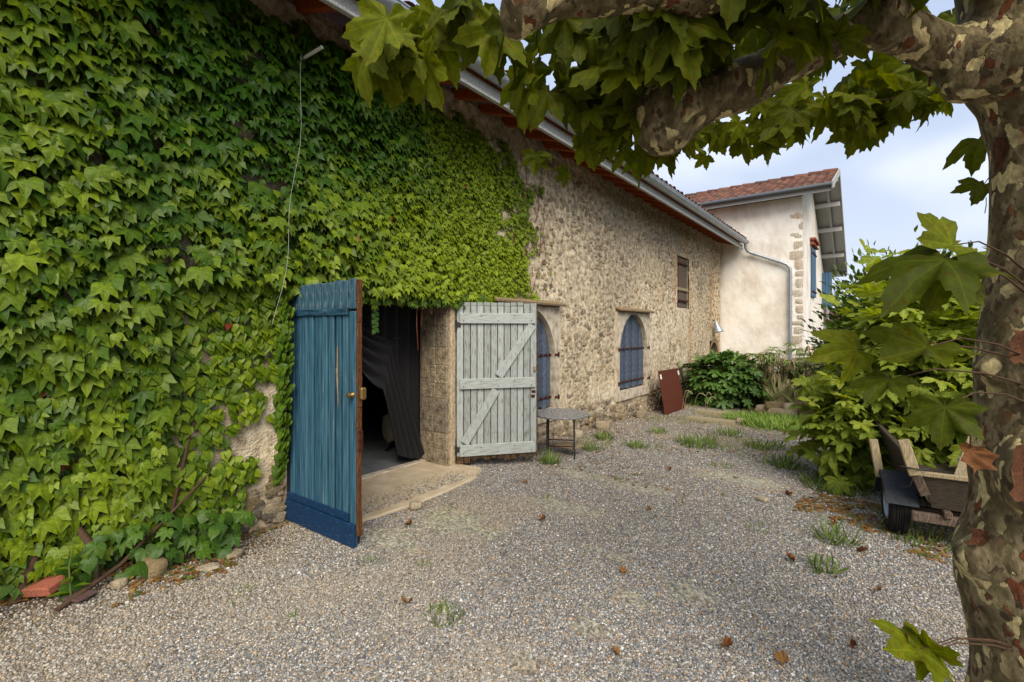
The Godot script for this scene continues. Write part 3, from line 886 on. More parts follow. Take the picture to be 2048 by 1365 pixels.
func blue_door(t: Node3D) -> void:
	# hinge side at the wall, the leaf stands open square to it; u runs from the hinge outwards
	var turn := Transform3D(Basis(UP, 0.055), Vector3(-3.9, 0.0, -1.93))
	var W := 0.9
	var b := B.new()
	b.box(turn * Transform3D(Basis(), Vector3(W * 0.5, 0.985, -0.018)), Vector3(W - 0.01, 1.9, 0.02), 0.002)
	var d := obj("blue_door", b, M["dark boards"], t)
	tag(d, "blue painted plank door leaf standing open")
	var n := 10
	var u := 0.0
	for k in n:
		var w := W / n * rf(0.92, 1.08)
		if k == n - 1: w = W - u
		b = B.new()
		b.box(turn * Transform3D(Basis(), Vector3(u + w * 0.5, 0.87, rf(-0.003, 0.003))), Vector3(w - rf(0.013, 0.024), 1.735, 0.024), 0.007)
		obj("plank", b, M["blue paint %d" % (k * 7 % 3)], d)
		# the top ends have lost much of their paint
		b = B.new()
		b.box(turn * Transform3D(Basis(), Vector3(u + w * 0.5, 1.848 + 0.002 * k, rf(-0.001, 0.002))), Vector3(w - 0.014, 0.215 + rf(-0.006, 0.012), 0.0225), 0.006)
		obj("plank", b, M["flaking blue"], d)
		u += w
	b = B.new()
	b.box(turn * Transform3D(Basis(), Vector3(0.42, 1.735, 0.02)), Vector3(0.79, 0.05, 0.018))
	var bat := obj("batten", b, M["batten blue"], d)
	for k in 4: nail(bat, turn * Vector3(0.12 + 0.21 * k, 1.735, 0.03), turn.basis.z)
	b = B.new()
	b.box(turn * Transform3D(Basis(), Vector3(0.405, 0.212, 0.02)), Vector3(0.83, 0.055, 0.016))
	obj("batten", b, M["kick blue"], d)
	b = B.new()
	b.box(turn * Transform3D(Basis(Vector3.BACK, -0.004), Vector3(W * 0.5 - 0.008, 0.092, 0.024)), Vector3(W + 0.02, 0.17, 0.024))
	obj("kickboard", b, M["kick blue"], d)
	b = B.new()
	for k in 12:
		b.box(turn * Transform3D(Basis(UP, rf(-0.08, 0.08)), Vector3(W + 0.006 + rf(-0.003, 0.004), 0.09 + 0.157 * k + 0.075, -0.012)), Vector3(0.018, 0.158, 0.042 + rf(-0.004, 0.004)), 0.004)
	obj("edge_strip", b, M["raw wood"], d)
	# strips of paint gone
	b = B.new()
	var pts := [[0.678, 1.47], [0.69, 1.49], [0.693, 1.2], [0.697, 1.04], [0.69, 1.0], [0.68, 1.13], [0.664, 1.3], [0.672, 1.32]]
	var pol := []
	for p in pts: pol.append(turn * Vector3(p[0], p[1], 0.0165))
	b.poly(pol, turn * Vector3(0.68, 1.2, -1))
	obj("bare_patch", b, M["pale boards"], d)
	b = B.new()
	b.lathe(turn * Transform3D(Basis(Vector3.RIGHT, PI / 2), Vector3(0.865, 1.12, 0.012)), [Vector2(0.0, 0.05), Vector2(0.018, 0.046), Vector2(0.02, 0.035), Vector2(0.011, 0.022), Vector2(0.022, 0.006), Vector2(0.024, 0.0)], 16)
	b.box(turn * Transform3D(Basis(), Vector3(0.925, 1.13, -0.03)), Vector3(0.035, 0.09, 0.05), 0.01)
	obj("door_knob", b, M["brass"], d)
	b = B.new()
	for q in [[0.0, 0.065, 0.04, 0.018], [0.0, -0.065, 0.04, 0.018], [0.0, 0.0, 0.04, 0.02], [-0.015, 0.0, 0.008, 0.14], [0.016, 0.0, 0.008, 0.14]]:
		b.box(turn * Transform3D(Basis(), Vector3(0.925 + q[0], 0.79 + q[1], -0.01)), Vector3(q[2], q[3], 0.02), 0.002)
	obj("lock_plate", b, M["rusty iron"], d)

func nail(parent: Node, p: Vector3, n: Vector3, m := "rusty iron") -> void:
	var b := B.new()
	b.tube([p - n * 0.004, p + n * 0.003], [0.007, 0.006], 8)
	obj("nail", b, M[m], parent)

func grey_door(t: Node3D) -> void:
	# hinge at the right jamb; the leaf has swung well past square, its braced inner face to the yard
	var W := 0.98
	var ang := atan2(0.85, 0.66)
	var turn := Transform3D(Basis(UP, ang), Vector3(-3.87, 0.0, -3.87))
	var b := B.new()
	b.box(turn * Transform3D(Basis(), Vector3(W * 0.5, 0.99, -0.02)), Vector3(W - 0.02, 1.76, 0.018), 0.002)
	var d := obj("grey_door", b, M["dark boards"], t)
	tag(d, "pale grey plank door leaf with Z braces")
	var n := 12
	var u := 0.0
	for k in n:
		var w := W / n * rf(0.95, 1.05)
		if k == n - 1: w = W - u
		var lo := rf(0.03, 0.11) if k > 1 else 0.03
		b = B.new()
		b.box(turn * Transform3D(Basis(), Vector3(u + w * 0.5, 1.0, rf(-0.001, 0.002))), Vector3(w - 0.009, 1.76, 0.024), 0.004)
		obj("plank", b, M["grey paint %d" % (k * 5 % 3)], d)
		b = B.new()
		b.box(turn * Transform3D(Basis(), Vector3(u + w * 0.5, (0.119 + lo) * 0.5, 0.0)), Vector3(w - 0.009, 0.119 - lo, 0.023), 0.003)
		obj("plank", b, M["rotten wood"], d)
		b = B.new()
		b.box(turn * Transform3D(Basis(), Vector3(u + w * 0.5, 1.901 + rf(-0.006, 0.008), 0.0)), Vector3(w - 0.008, 0.042, 0.0235), 0.003)
		obj("plank", b, M["grey paint 2"], d)
		u += w
	for q in [[1.735, 0.125, 0.06], [0.965, 0.125, 0.05], [0.185, 0.135, 0.04]]:
		b = B.new()
		b.box(turn * Transform3D(Basis(), Vector3(W * 0.5 + 0.005, q[0], 0.028)), Vector3(W - 0.06, q[1], 0.03), 0.006)
		var bt := obj("batten", b, M["grey batten"], d)
		for k in 5:
			nail(bt, turn * Vector3(0.08 + 0.205 * k, q[0] + 0.03 * (1 if k % 2 else -1), 0.044), turn.basis.z)
	for q in [[0.09, 0.27, 0.47, 0.885], [0.5, 1.045, 0.92, 1.655]]:
		b = B.new()
		b.beam(turn * Vector3(q[0], q[1], 0.026), turn * Vector3(q[2], q[3], 0.026), 0.03, 0.105, turn.basis.x, 0.006)
		obj("brace", b, M["grey paint 0"], d)
	b = B.new()
	b.box(turn * Transform3D(Basis(), Vector3(W + 0.004, 0.98, 0.0)), Vector3(0.012, 1.84, 0.034), 0.003)
	obj("edge_strip", b, M["rotten wood"], d)
	b = B.new()
	b.box(turn * Transform3D(Basis(), Vector3(W - 0.03, 1.13, 0.026)), Vector3(0.03, 0.06, 0.03))
	obj("latch_block", b, M["pale boards"], d)
	b = B.new()
	b.box(turn * Transform3D(Basis(), Vector3(W - 0.045, 0.85, 0.015)), Vector3(0.05, 0.03, 0.008)); b.box(turn * Transform3D(Basis(), Vector3(W - 0.05, 0.795, 0.015)), Vector3(0.045, 0.035, 0.01))
	obj("latch_plate", b, M["rusty iron"], d)
	for q in [1.66, 0.2]:
		b = B.new()
		b.tube([Vector3(-3.86, q - 0.05, -3.85), Vector3(-3.86, q + 0.05, -3.85)], [0.018, 0.018], 10)
		b.box(turn * Transform3D(Basis(), Vector3(0.02, q, 0.018)), Vector3(0.06, 0.06, 0.01))
		obj("hinge", b, M["dark iron"], d)

# stone surround with an arched pair of plank shutters
func arched_window(t: Node3D, z0: float, z1: float, num: int) -> void:
	var zc := (z0 + z1) * 0.5
	var hw := (z1 - z0) * 0.5
	var R := 0.69
	var spring := 1.06
	var rise := 0.86
	var lowy := 0.4
	var b := B.new()
	var xo := WX + 0.03
	var inner := []
	inner.append(Vector2(-R, lowy))
	for q in 25:
		var a := PI - PI * q / 24.0
		inner.append(Vector2(R * cos(a), spring + rise * sin(a)))
	inner.append(Vector2(R, lowy))
	# face: from the arch out to the rectangle
	var outer := []
	for p in inner:
		var e := Vector2(p.x, p.y)
		if p.y <= lowy + 0.001: e = Vector2(signf(p.x) * hw, 0.23)
		else:
			var dx: float = p.x / R
			var dy := maxf(0.0, (p.y - spring) / rise)
			if dy < 0.7: e = Vector2(signf(p.x) * hw, lerpf(spring, 1.945, dy / 0.7) if dy > 0 else p.y)
			else: e = Vector2(clampf(p.x * 1.7, -hw, hw), 1.945)
		outer.append(e)
	var inside := Vector3(-6, 1, zc)
	for k in inner.size() - 1:
		var P := func(p: Vector2, x: float) -> Vector3: return Vector3(x, p.y, zc + p.x)
		b.poly([P.call(inner[k], xo), P.call(inner[k + 1], xo), P.call(outer[k + 1], xo), P.call(outer[k], xo)], inside)
		var mid: Vector2 = (inner[k] + inner[k + 1]) * 0.5
		b.poly([P.call(inner[k], xo), P.call(inner[k + 1], xo), P.call(inner[k + 1], xo - 0.2), P.call(inner[k], xo - 0.2)], Vector3(xo - 0.1, mid.y + (mid.y - 0.8), zc + mid.x * 2.0))
		b.poly([P.call(outer[k], xo), P.call(outer[k + 1], xo), P.call(outer[k + 1], xo - 0.1), P.call(outer[k], xo - 0.1)], Vector3(xo, 1.0, zc))
	b.poly([Vector3(xo, lowy, zc - R), Vector3(xo, lowy, zc + R), Vector3(xo, 0.23, zc + hw), Vector3(xo, 0.23, zc - hw)], inside)
	b.poly([Vector3(xo, lowy, zc - R), Vector3(xo, lowy, zc + R), Vector3(xo - 0.2, lowy, zc + R), Vector3(xo - 0.2, lowy, zc - R)], Vector3(xo, 0.0, zc))
	b.poly([Vector3(xo, 0.23, zc - hw), Vector3(xo, 0.23, zc + hw), Vector3(xo - 0.1, 0.23, zc + hw), Vector3(xo - 0.1, 0.23, zc - hw)], Vector3(xo, 1.0, zc))
	obj("window_surround", b, M["frame plaster"], t)
	b = B.new()
	var rr := RandomNumberGenerator.new()
	rr.seed = 5 + num
	b.box(Transform3D(Basis(Vector3.BACK, -0.3), Vector3(-3.845, 2.0, zc)), Vector3(0.17, 0.045, hw * 2.0 + 0.04), 0.01)
	b.bx(Vector3(-3.9, 1.975, zc), Vector3(0.1, 0.05, hw * 2.0 - 0.02), 0.008)
	obj("window_hood", b, M["sill stone"], t)
	# shutters: a thin dark backing, then planks cut to the arch
	b = B.new()
	b.bx(Vector3(xo - 0.15, 0.95, zc), Vector3(0.02, 1.3, R * 2.0 - 0.02), 0.0)
	var sh := obj("shutter_pair", b, M["old boards"], t)
	var np := 12
	for k in np:
		var a0 := -R + 0.012 + (2.0 * R - 0.024) * k / np + 0.008
		var a1 := -R + 0.012 + (2.0 * R - 0.024) * (k + 1) / np - 0.008
		if k == np / 2: a0 += 0.006
		var bot := lowy - 0.0 + rr.randf_range(-0.005, 0.05)
		var f := func(x: float) -> float: return spring + (rise - 0.012) * sqrt(maxf(0.0, 1.0 - pow(x / (R - 0.006), 2.0)))
		var am := (a0 + a1) * 0.5
		var x0 := xo - 0.1 + rr.randf_range(-0.006, 0.006)
		b = B.new()
		var front := []
		for p in [Vector2(a0, bot), Vector2(a0, f.call(a0)), Vector2(am, f.call(am)), Vector2(a1, f.call(a1)), Vector2(a1, bot)]: front.append(Vector3(x0, p.y, zc + p.x))
		var cen := Vector3(x0 - 0.015, 1.0, zc + am)
		b.poly(front.duplicate(), cen)
		for j in 5:
			var p: Vector3 = front[j]; var q: Vector3 = front[(j + 1) % 5]
			b.poly([p, q, q - Vector3(0.03, 0, 0), p - Vector3(0.03, 0, 0)], cen)
		obj("plank", b, M["shutter blue %d" % (k * 5 % 3)], sh)
	for yy in [1.22, 0.57]:
		for s in [-1.0, 1.0]:
			b = B.new()
			var z_in: float = zc + s * 0.02
			var z_out: float = zc + s * (R + 0.06)
			b.beam(Vector3(xo - 0.082, yy, z_in), Vector3(xo - 0.082, yy, zc + s * (R - 0.01)), 0.012, 0.03)
			b.beam(Vector3(xo + 0.006, yy, zc + s * (R - 0.03)), Vector3(xo + 0.006, yy, z_out), 0.014, 0.03)
			b.tube([Vector3(xo + 0.012, yy - 0.035, z_out), Vector3(xo + 0.012, yy + 0.035, z_out)], [0.014, 0.014], 8)
			var st := obj("strap", b, M["rusty iron"], sh)
			for k in 5: nail(st, Vector3(xo - 0.075, yy, lerpf(z_in, zc + s * (R - 0.05), (k + 0.5) / 5.0)), Vector3.RIGHT, "zinc")

# ------------------------------------------------------------ house behind the barn
func house() -> void:
	var t := thing("white_house", "white rendered house with red tiled roof and blue shutters", "house")
	var zf := -15.67
	var b := B.new()
	var gable := [[zf, -0.6], [zf, 5.45], [-18.2, 6.38], [-22.4, 3.95], [-22.4, -0.6]]
	var fr := []
	for p in gable: fr.append(Vector3(-1.7, p[1], p[0]))
	b.poly(fr.duplicate(), Vector3(-5, 2, -19))
	b.poly([Vector3(-10, -0.6, zf), Vector3(-10, 5.45, zf), Vector3(-1.7, 5.45, zf), Vector3(-1.7, -0.6, zf)], Vector3(-5, 2, -19))
	b.poly([Vector3(-10, -0.6, -22.4), Vector3(-10, 3.95, -22.4), Vector3(-1.7, 3.95, -22.4), Vector3(-1.7, -0.6, -22.4)], Vector3(-5, 2, -19))
	b.poly([Vector3(-10, -0.6, zf), Vector3(-10, 5.45, zf), Vector3(-10, 6.38, -18.2), Vector3(-10, 3.95, -22.4), Vector3(-10, -0.6, -22.4)], Vector3(-5, 2, -19))
	var wall := obj("wall", b, M["house plaster"], t)
	# corner stones showing through the render
	var y := -0.2
	var k := 0
	while y < 5.0:
		var h := rf(0.16, 0.34)
		b = B.new()
		var w := rf(0.12, 0.3) * (1.25 if k % 2 else 0.8)
		var bulge := 0.012 + rf(0, 0.012)
		if true:
			obj("corner_stone", rock_mesh(Vector3(w, h * rf(0.7, 0.98), 0.16), 60 + k, 0.7, 7, 0.2), M["quoin %d" % ((k * 3 + k / 4) % 4)], wall).position = Vector3(-1.71 - w * 0.5 + 0.02, y + h * 0.5, zf - 0.079 + bulge * 0.5)
		y += h
		k += 1
	# roof: front and back slopes with their tiles
	var xr := -0.97
	b = B.new()
	b.beam(Vector3(-5.5, 5.53, -15.2), Vector3(-5.5, 6.66, -18.2), 9.06, 0.06, UP, 0.0)
	b.beam(Vector3(-5.5, 6.64, -18.2), Vector3(-5.5, 3.9, -22.8), 9.06, 0.06, UP, 0.0)
	var roof := obj("roof", b, M["white wood"], t)
	var tile := B.new()
	for q in 9:
		var a := float(q) / 8.0
		var hh := 0.035 * maxf(0.0, sin(a * PI * 2.0)) - 0.01 * maxf(0.0, -sin(a * PI * 2.0))
		for e in 2:
			tile.add(Vector3((a - 0.5) * 0.245, hh + 0.028 - 0.02 * e, -0.36 * e), UP)
			tile.add(Vector3((a - 0.5) * 0.245, hh + 0.01 - 0.02 * e, -0.36 * e), UP)
	for q in 8:
		var s := q * 4
		tile.i.append_array(PackedInt32Array([s, s + 2, s + 4, s + 4, s + 2, s + 6, s, s + 4, s + 1, s + 1, s + 4, s + 5]))
	tile.smooth()
	var tm := tile.mesh()
	var sl := Vector3(0, 1.13, -3.0).normalized()
	for r in 9:
		for c in 30:
			var p := Vector3(xr - 0.12 - c * 0.24, 5.565, -15.14) + sl * (r * 0.345)
			obj("tile", tm, M["tile %d" % [0, 1, 2, 3, 0, 4, 5, 1][rng.randi() % 8]], roof).transform = Transform3D(Basis(Vector3.RIGHT, UP.slide(sl).normalized(), -sl), p + Vector3(0, rf(-0.004, 0.004), 0))
	for c in 18:
		b = B.new()
		b.tube([Vector3(xr - 0.02 - c * 0.4, 6.7, -18.2), Vector3(xr - 0.42 - c * 0.4, 6.72, -18.2)], [0.1, 0.11], 10)
		obj("ridge_tile", b, M["tile %d" % (c % 6)], roof)
	b = B.new()
	b.beam(Vector3(xr + 0.02, 5.5, -15.12), Vector3(xr + 0.02, 6.68, -18.22), 0.03, 0.2, UP, 0.004)
	b.beam(Vector3(xr + 0.02, 6.66, -18.2), Vector3(xr + 0.02, 3.86, -22.84), 0.03, 0.2, UP, 0.004)
	obj("verge_board", b, M["white wood"], t)
	b = B.new()
	b.bx(Vector3(-5.4, 5.43, -15.22), Vector3(8.84, 0.13, 0.03), 0.004)
	obj("fascia", b, M["white wood"], t)
	b = B.new()
	b.tube([Vector3(-9.8, 5.53, -15.13), Vector3(-0.96, 5.53, -15.13)], [0.065, 0.065], 12)
	obj("gutter", b, M["lead grey"], t)
	for q in [[-18.2, 6.42], [-19.2, 5.86], [-20.3, 5.2], [-21.6, 4.43], [-22.7, 3.8], [-16.8, 5.9]]:
		b = B.new()
		b.bx(Vector3(-1.36, q[1], q[0]), Vector3(0.74, 0.15, 0.13), 0.01)
		obj("purlin", b, M["white wood"], t)
	b = B.new()
	b.beam(Vector3(-1.3, 6.5, -18.25), Vector3(-1.3, 3.82, -22.75), 0.07, 0.08, UP)
	b.beam(Vector3(-1.3, 5.42, -15.2), Vector3(-1.3, 6.52, -18.15), 0.07, 0.08, UP)
	obj("rafter", b, M["white wood"], t)
	# shutters on the gable wall
	b = B.new()
	b.bx(Vector3(-1.69, 3.475, -18.35), Vector3(0.03, 1.55, 1.06), 0.0)
	var sh := obj("closed_shutters", b, M["house shutter"], t)
	for q in 8:
		b = B.new()
		b.bx(Vector3(-1.66, 3.475, -17.87 - 0.137 * q), Vector3(0.035, 1.59, 0.127))
		obj("slat", b, M["house shutter"], sh)
	for q in [2.85, 4.1]:
		b = B.new()
		b.bx(Vector3(-1.63, q, -18.35), Vector3(0.02, 0.05, 1.16))
		obj("strap", b, M["rusty iron"], sh)
	b = B.new()
	b.bx(Vector3(-1.64, 4.52, -18.35), Vector3(0.2, 0.07, 1.5)); b.bx(Vector3(-1.67, 4.42, -18.35), Vector3(0.12, 0.12, 1.34)); b.bx(Vector3(-1.65, 4.36, -18.35), Vector3(0.15, 0.04, 1.42))
	obj("window_cornice", b, M["terracotta"], t)
	var op := B.new()
	op.bx(Vector3(-1.53, 3.15, -21.7), Vector3(0.32, 1.3, 0.02))
	var os := obj("open_shutter", op, M["house shutter"], t)
	for q in 3:
		b = B.new()
		b.bx(Vector3(-1.64 + 0.11 * q, 3.15, -21.68), Vector3(0.1, 1.34, 0.03))
		obj("slat", b, M["house shutter"], os)
	b = B.new()
	b.tube([Vector3(-1.55, 3.7, -22.3), Vector3(-1.55, -0.3, -22.3)], [0.05, 0.05], 10)
	obj("downpipe", b, M["zinc"], t)

# ------------------------------------------------------------ ivy
func ivy_cover(z: float, y: float) -> float:
	# 1 where the leaves hide the wall, 0 where there are none
	var n := 0.5 * nz2.get_noise_2d(z * 110.0, y * 110.0) + 0.4 * nz2.get_noise_2d(z * 330.0, y * 330.0)
	var right := 1.0 - sst(-1.25, 0.5, -z - 5.3 + 1.9 * n - 0.3 * (1.0 - absf(y - 2.8)))
	var top := 1.0 - sst(4.02, 4.28, y + 0.25 * n + 0.1 * maxf(0.0, -z - 3.5))
	var v := right * top
	if z < -1.86: v *= sst(1.88, 2.0, y - 0.05 * n)
	elif z < -1.0:
		var e := (z + 1.86) / 0.86
		v *= clampf(0.5 + 0.55 * e + 1.8 * n + 0.22 * (y - 1.0), 0.0, 1.0) * sst(0.2, 0.75, y + 0.5 * e + 0.6 * n)
	if z > -1.3: v = maxf(v, 0.55) * sst(-0.05, 0.2, y - 0.1)
	return v

func ivy() -> void:
	var t := thing("climbing_ivy", "dense green three lobed ivy climbing the barn wall", "ivy")
	var all := []
	var tries := 0
	while tries < 92000:
		tries += 1
		var z := rf(-6.0, -0.1)
		if tries % 8 == 0: z = rf(-0.1, 1.6)
		var y := rf(0.02, 4.3)
		var cov := ivy_cover(z, y)
		var far := sst(1.9, 4.6, -z)
		var s := lerpf(0.098, 0.044, far) * rf(0.5, 1.4)
		var small := z < -1.0 and y < 1.95
		if small: s = lerpf(s, rf(0.045, 0.08), sst(0.9, 1.5, -z))
		if y < 0.45: s *= 0.75
		# big leaves need fewer of them
		var keep := clampf(0.0016 / (s * s), 0.09, 1.0)
		if rng.randf() > keep * pow(sst(0.08, 0.85, cov), 1.7): continue
		var lump := nz2.get_noise_2d(z * 50.0 + 300.0, y * 50.0)
		var thick := clampf(0.16 + 0.18 * lump, 0.04, 0.34) * (1.0 - 0.75 * far) * sst(0.1, 0.9, cov)
		if small: thick *= 0.4
		var depth := pow(rng.randf(), 0.6)
		var p := Vector3(WX + 0.02 + thick * depth, y, z)
		var up := Vector3(0.6, 0.78, 0.1) + rv(0.48)
		var tip := Vector3(rf(0.3, 0.75), -0.9, rf(-0.85, 0.45))
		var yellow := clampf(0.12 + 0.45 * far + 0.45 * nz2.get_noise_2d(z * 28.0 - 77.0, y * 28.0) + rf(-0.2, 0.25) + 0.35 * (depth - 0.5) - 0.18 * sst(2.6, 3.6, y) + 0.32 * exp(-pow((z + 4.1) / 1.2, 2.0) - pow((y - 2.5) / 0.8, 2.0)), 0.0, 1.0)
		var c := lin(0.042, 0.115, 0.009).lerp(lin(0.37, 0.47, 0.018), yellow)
		if rng.randf() < 0.0005: c = lin(0.28, 0.05, 0.02)
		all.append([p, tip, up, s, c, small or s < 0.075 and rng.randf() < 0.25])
	# strands over the hinge side of the blue door
	for k in 420:
		var q := rng.randi() % 7
		var y := rf(0.35, 1.95)
		var x := -3.9 + 0.02 + 0.14 * absf(sin(q * 2.4 + y * 3.0)) * sst(0.2, 1.2, y)
		all.append([Vector3(x, y, -1.87 + rf(0.0, 0.09)), Vector3(rf(-0.4, 0.4), -1, 0.35), Vector3(0.3, 0.5, 0.8) + rv(0.35), rf(0.035, 0.058), lin(0.05, 0.12, 0.015).lerp(lin(0.15, 0.25, 0.02), rng.randf()), true])
	# fringe over the lintel and the door top
	for k in 300:
		var z := rf(-4.4, -2.0)
		all.append([Vector3(rf(-3.88, -3.78), 1.93 + rf(-0.06, 0.1) * (1.6 if rng.randf() < 0.15 else 1.0), z), Vector3(0.3, -1, rf(-0.4, 0.4)), Vector3(0.8, 0.5, 0) + rv(0.3), rf(0.04, 0.07), lin(0.07, 0.15, 0.016).lerp(lin(0.18, 0.28, 0.02), rng.randf()), false])
	# creeping shoots over the foot of the wall and two hanging tips in the doorway
	for k in 18: all.append([Vector3(-3.86, 1.86 - 0.016 * k, -2.75 + 0.02 * sin(k * 1.9)), Vector3(0.3, -1, 0.8 * (1 if k % 2 else -1)), Vector3(0.9, 0.4, 0), 0.045, lin(0.06, 0.14, 0.02), true])
	for k in 110:
		var z := rf(-1.5, -0.75) if k % 4 else rf(-0.75, 0.3)
		all.append([Vector3(WX + rf(0.05, 0.4), gy(-3.8, z) + rf(0.02, 0.3), z), Vector3(rf(0.2, 0.8), -0.6, rf(-0.6, 0.6)), Vector3(0.4, 1, 0) + rv(0.3), rf(0.06, 0.1), lin(0.045, 0.11, 0.015).lerp(lin(0.09, 0.18, 0.02), rng.randf()), rng.randf() < 0.4])
	var eye := Vector3(0, 1.6, 0)
	for a in all: a.append(a[3] / eye.distance_to(a[0]) * (1.0 if a[0].z < -0.2 else 0.3))
	all.sort_custom(func(p, q): return p[6] > q[6])
	var xf := [[], [], [], [], []]
	var cs := [[], [], [], [], []]
	for k in all.size():
		var a: Array = all[k]
		var x := leaf_xf(a[0], a[1], a[2], a[3])
		if k < 300:
			var g: float = a[4].g
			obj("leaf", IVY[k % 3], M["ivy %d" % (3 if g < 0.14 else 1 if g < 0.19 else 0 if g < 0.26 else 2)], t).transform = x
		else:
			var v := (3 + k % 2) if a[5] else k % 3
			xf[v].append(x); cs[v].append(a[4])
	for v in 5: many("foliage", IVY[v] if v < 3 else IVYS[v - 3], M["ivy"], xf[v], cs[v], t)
	# woody stems
	for q in [[[-3.62, 0.06, -0.62], [-3.68, 0.25, -0.66], [-3.8, 0.42, -0.58], [-3.84, 0.8, -0.7], [-3.86, 1.6, -0.9]], [[-3.45, 0.1, -0.45], [-3.62, 0.17, -0.75], [-3.75, 0.32, -1.0], [-3.84, 0.55, -1.3]], [[-3.72, 0.05, -0.3], [-3.78, 0.3, -0.4], [-3.84, 0.7, -0.3]], [[-3.74, 0.08, -0.95], [-3.8, 0.3, -1.05], [-3.86, 0.9, -1.2], [-3.87, 1.5, -1.45]]]:
		var p := []; var r := []
		for k in q.size():
			p.append(Vector3(q[k][0], q[k][1], q[k][2])); r.append(0.03 * (1.0 - 0.16 * k) * (0.5 if q.size() == 4 else 1.0))
		var b := B.new()
		b.tube(p, r, 8)
		obj("woody_stem", b, M["bare stem"], t)
	for k in 40:
		var b := B.new()
		var z := -4.7 - rf(0, 1.1); var y := rf(1.9, 4.0)
		var p := []; var r := []
		for j in 7:
			p.append(Vector3(WX + 0.03, y, z)); r.append(0.004)
			y += rf(-0.02, 0.14); z += rf(-0.07, 0.03)
		b.tube(p, r, 5)
		obj("creeping_stem", b, M["red stem"], t)
	for k in 8:
		var b := B.new()
		var z := rf(-3.5, -2.4) if k > 1 else -3.3 - 0.08 * k
		var l := rf(0.06, 0.18) if k > 1 else 0.55 - 0.25 * k
		b.tube([Vector3(-3.9, 1.93, z), Vector3(-3.87, 1.93 - l * 0.5, z + rf(-0.03, 0.03)), Vector3(-3.88, 1.93 - l, z + rf(-0.05, 0.05))], [0.006, 0.005, 0.003], 5)
		obj("dead_tendril", b, M["red stem"], t)

# ------------------------------------------------------------ plane tree
var bones := []
func trunk_r(y: float) -> float:
	var q := [[-0.3, 0.36], [0.0, 0.29], [0.25, 0.235], [0.5, 0.212], [0.6, 0.222], [0.68, 0.234], [0.76, 0.25], [0.87, 0.253], [1.0, 0.222], [1.07, 0.208], [1.13, 0.212], [1.23, 0.203], [1.38, 0.194], [1.475, 0.199], [1.69, 0.187], [1.93, 0.174], [2.16, 0.174], [2.3, 0.195], [2.4, 0.222], [2.6, 0.24], [3.2, 0.2]]
	for k in q.size() - 1:
		if y < q[k + 1][0]:
			return lerpf(q[k][1], q[k + 1][1], sst(0.0, 1.0, (y - q[k][0]) / (q[k + 1][0] - q[k][0])))
	return 0.2

func tree_field(p: Vector3) -> float:
	var y := p.y
	var d := (Vector2(p.x - 0.46, p.z + 2.2).length() - trunk_r(y))
	if y > 2.95: d = maxf(d, y - 2.95)
	for q in bones:
		var a: Vector3 = q[0]; var ab: Vector3 = q[1] - a
		var h := clampf((p - a).dot(ab) / maxf(ab.length_squared(), 1e-6), 0.0, 1.0)
		var e := (p - a - ab * h).length() - lerpf(q[2], q[3], h)
		var kk: float = q[4]
		var m := clampf(0.5 + 0.5 * (d - e) / kk, 0.0, 1.0)
		d = lerpf(d, e, m) - kk * m * (1.0 - m)
	d += 0.011 * nz.get_noise_3dv(p * 120.0) + 0.02 * nz.get_noise_3dv(p * 45.0)
	return d

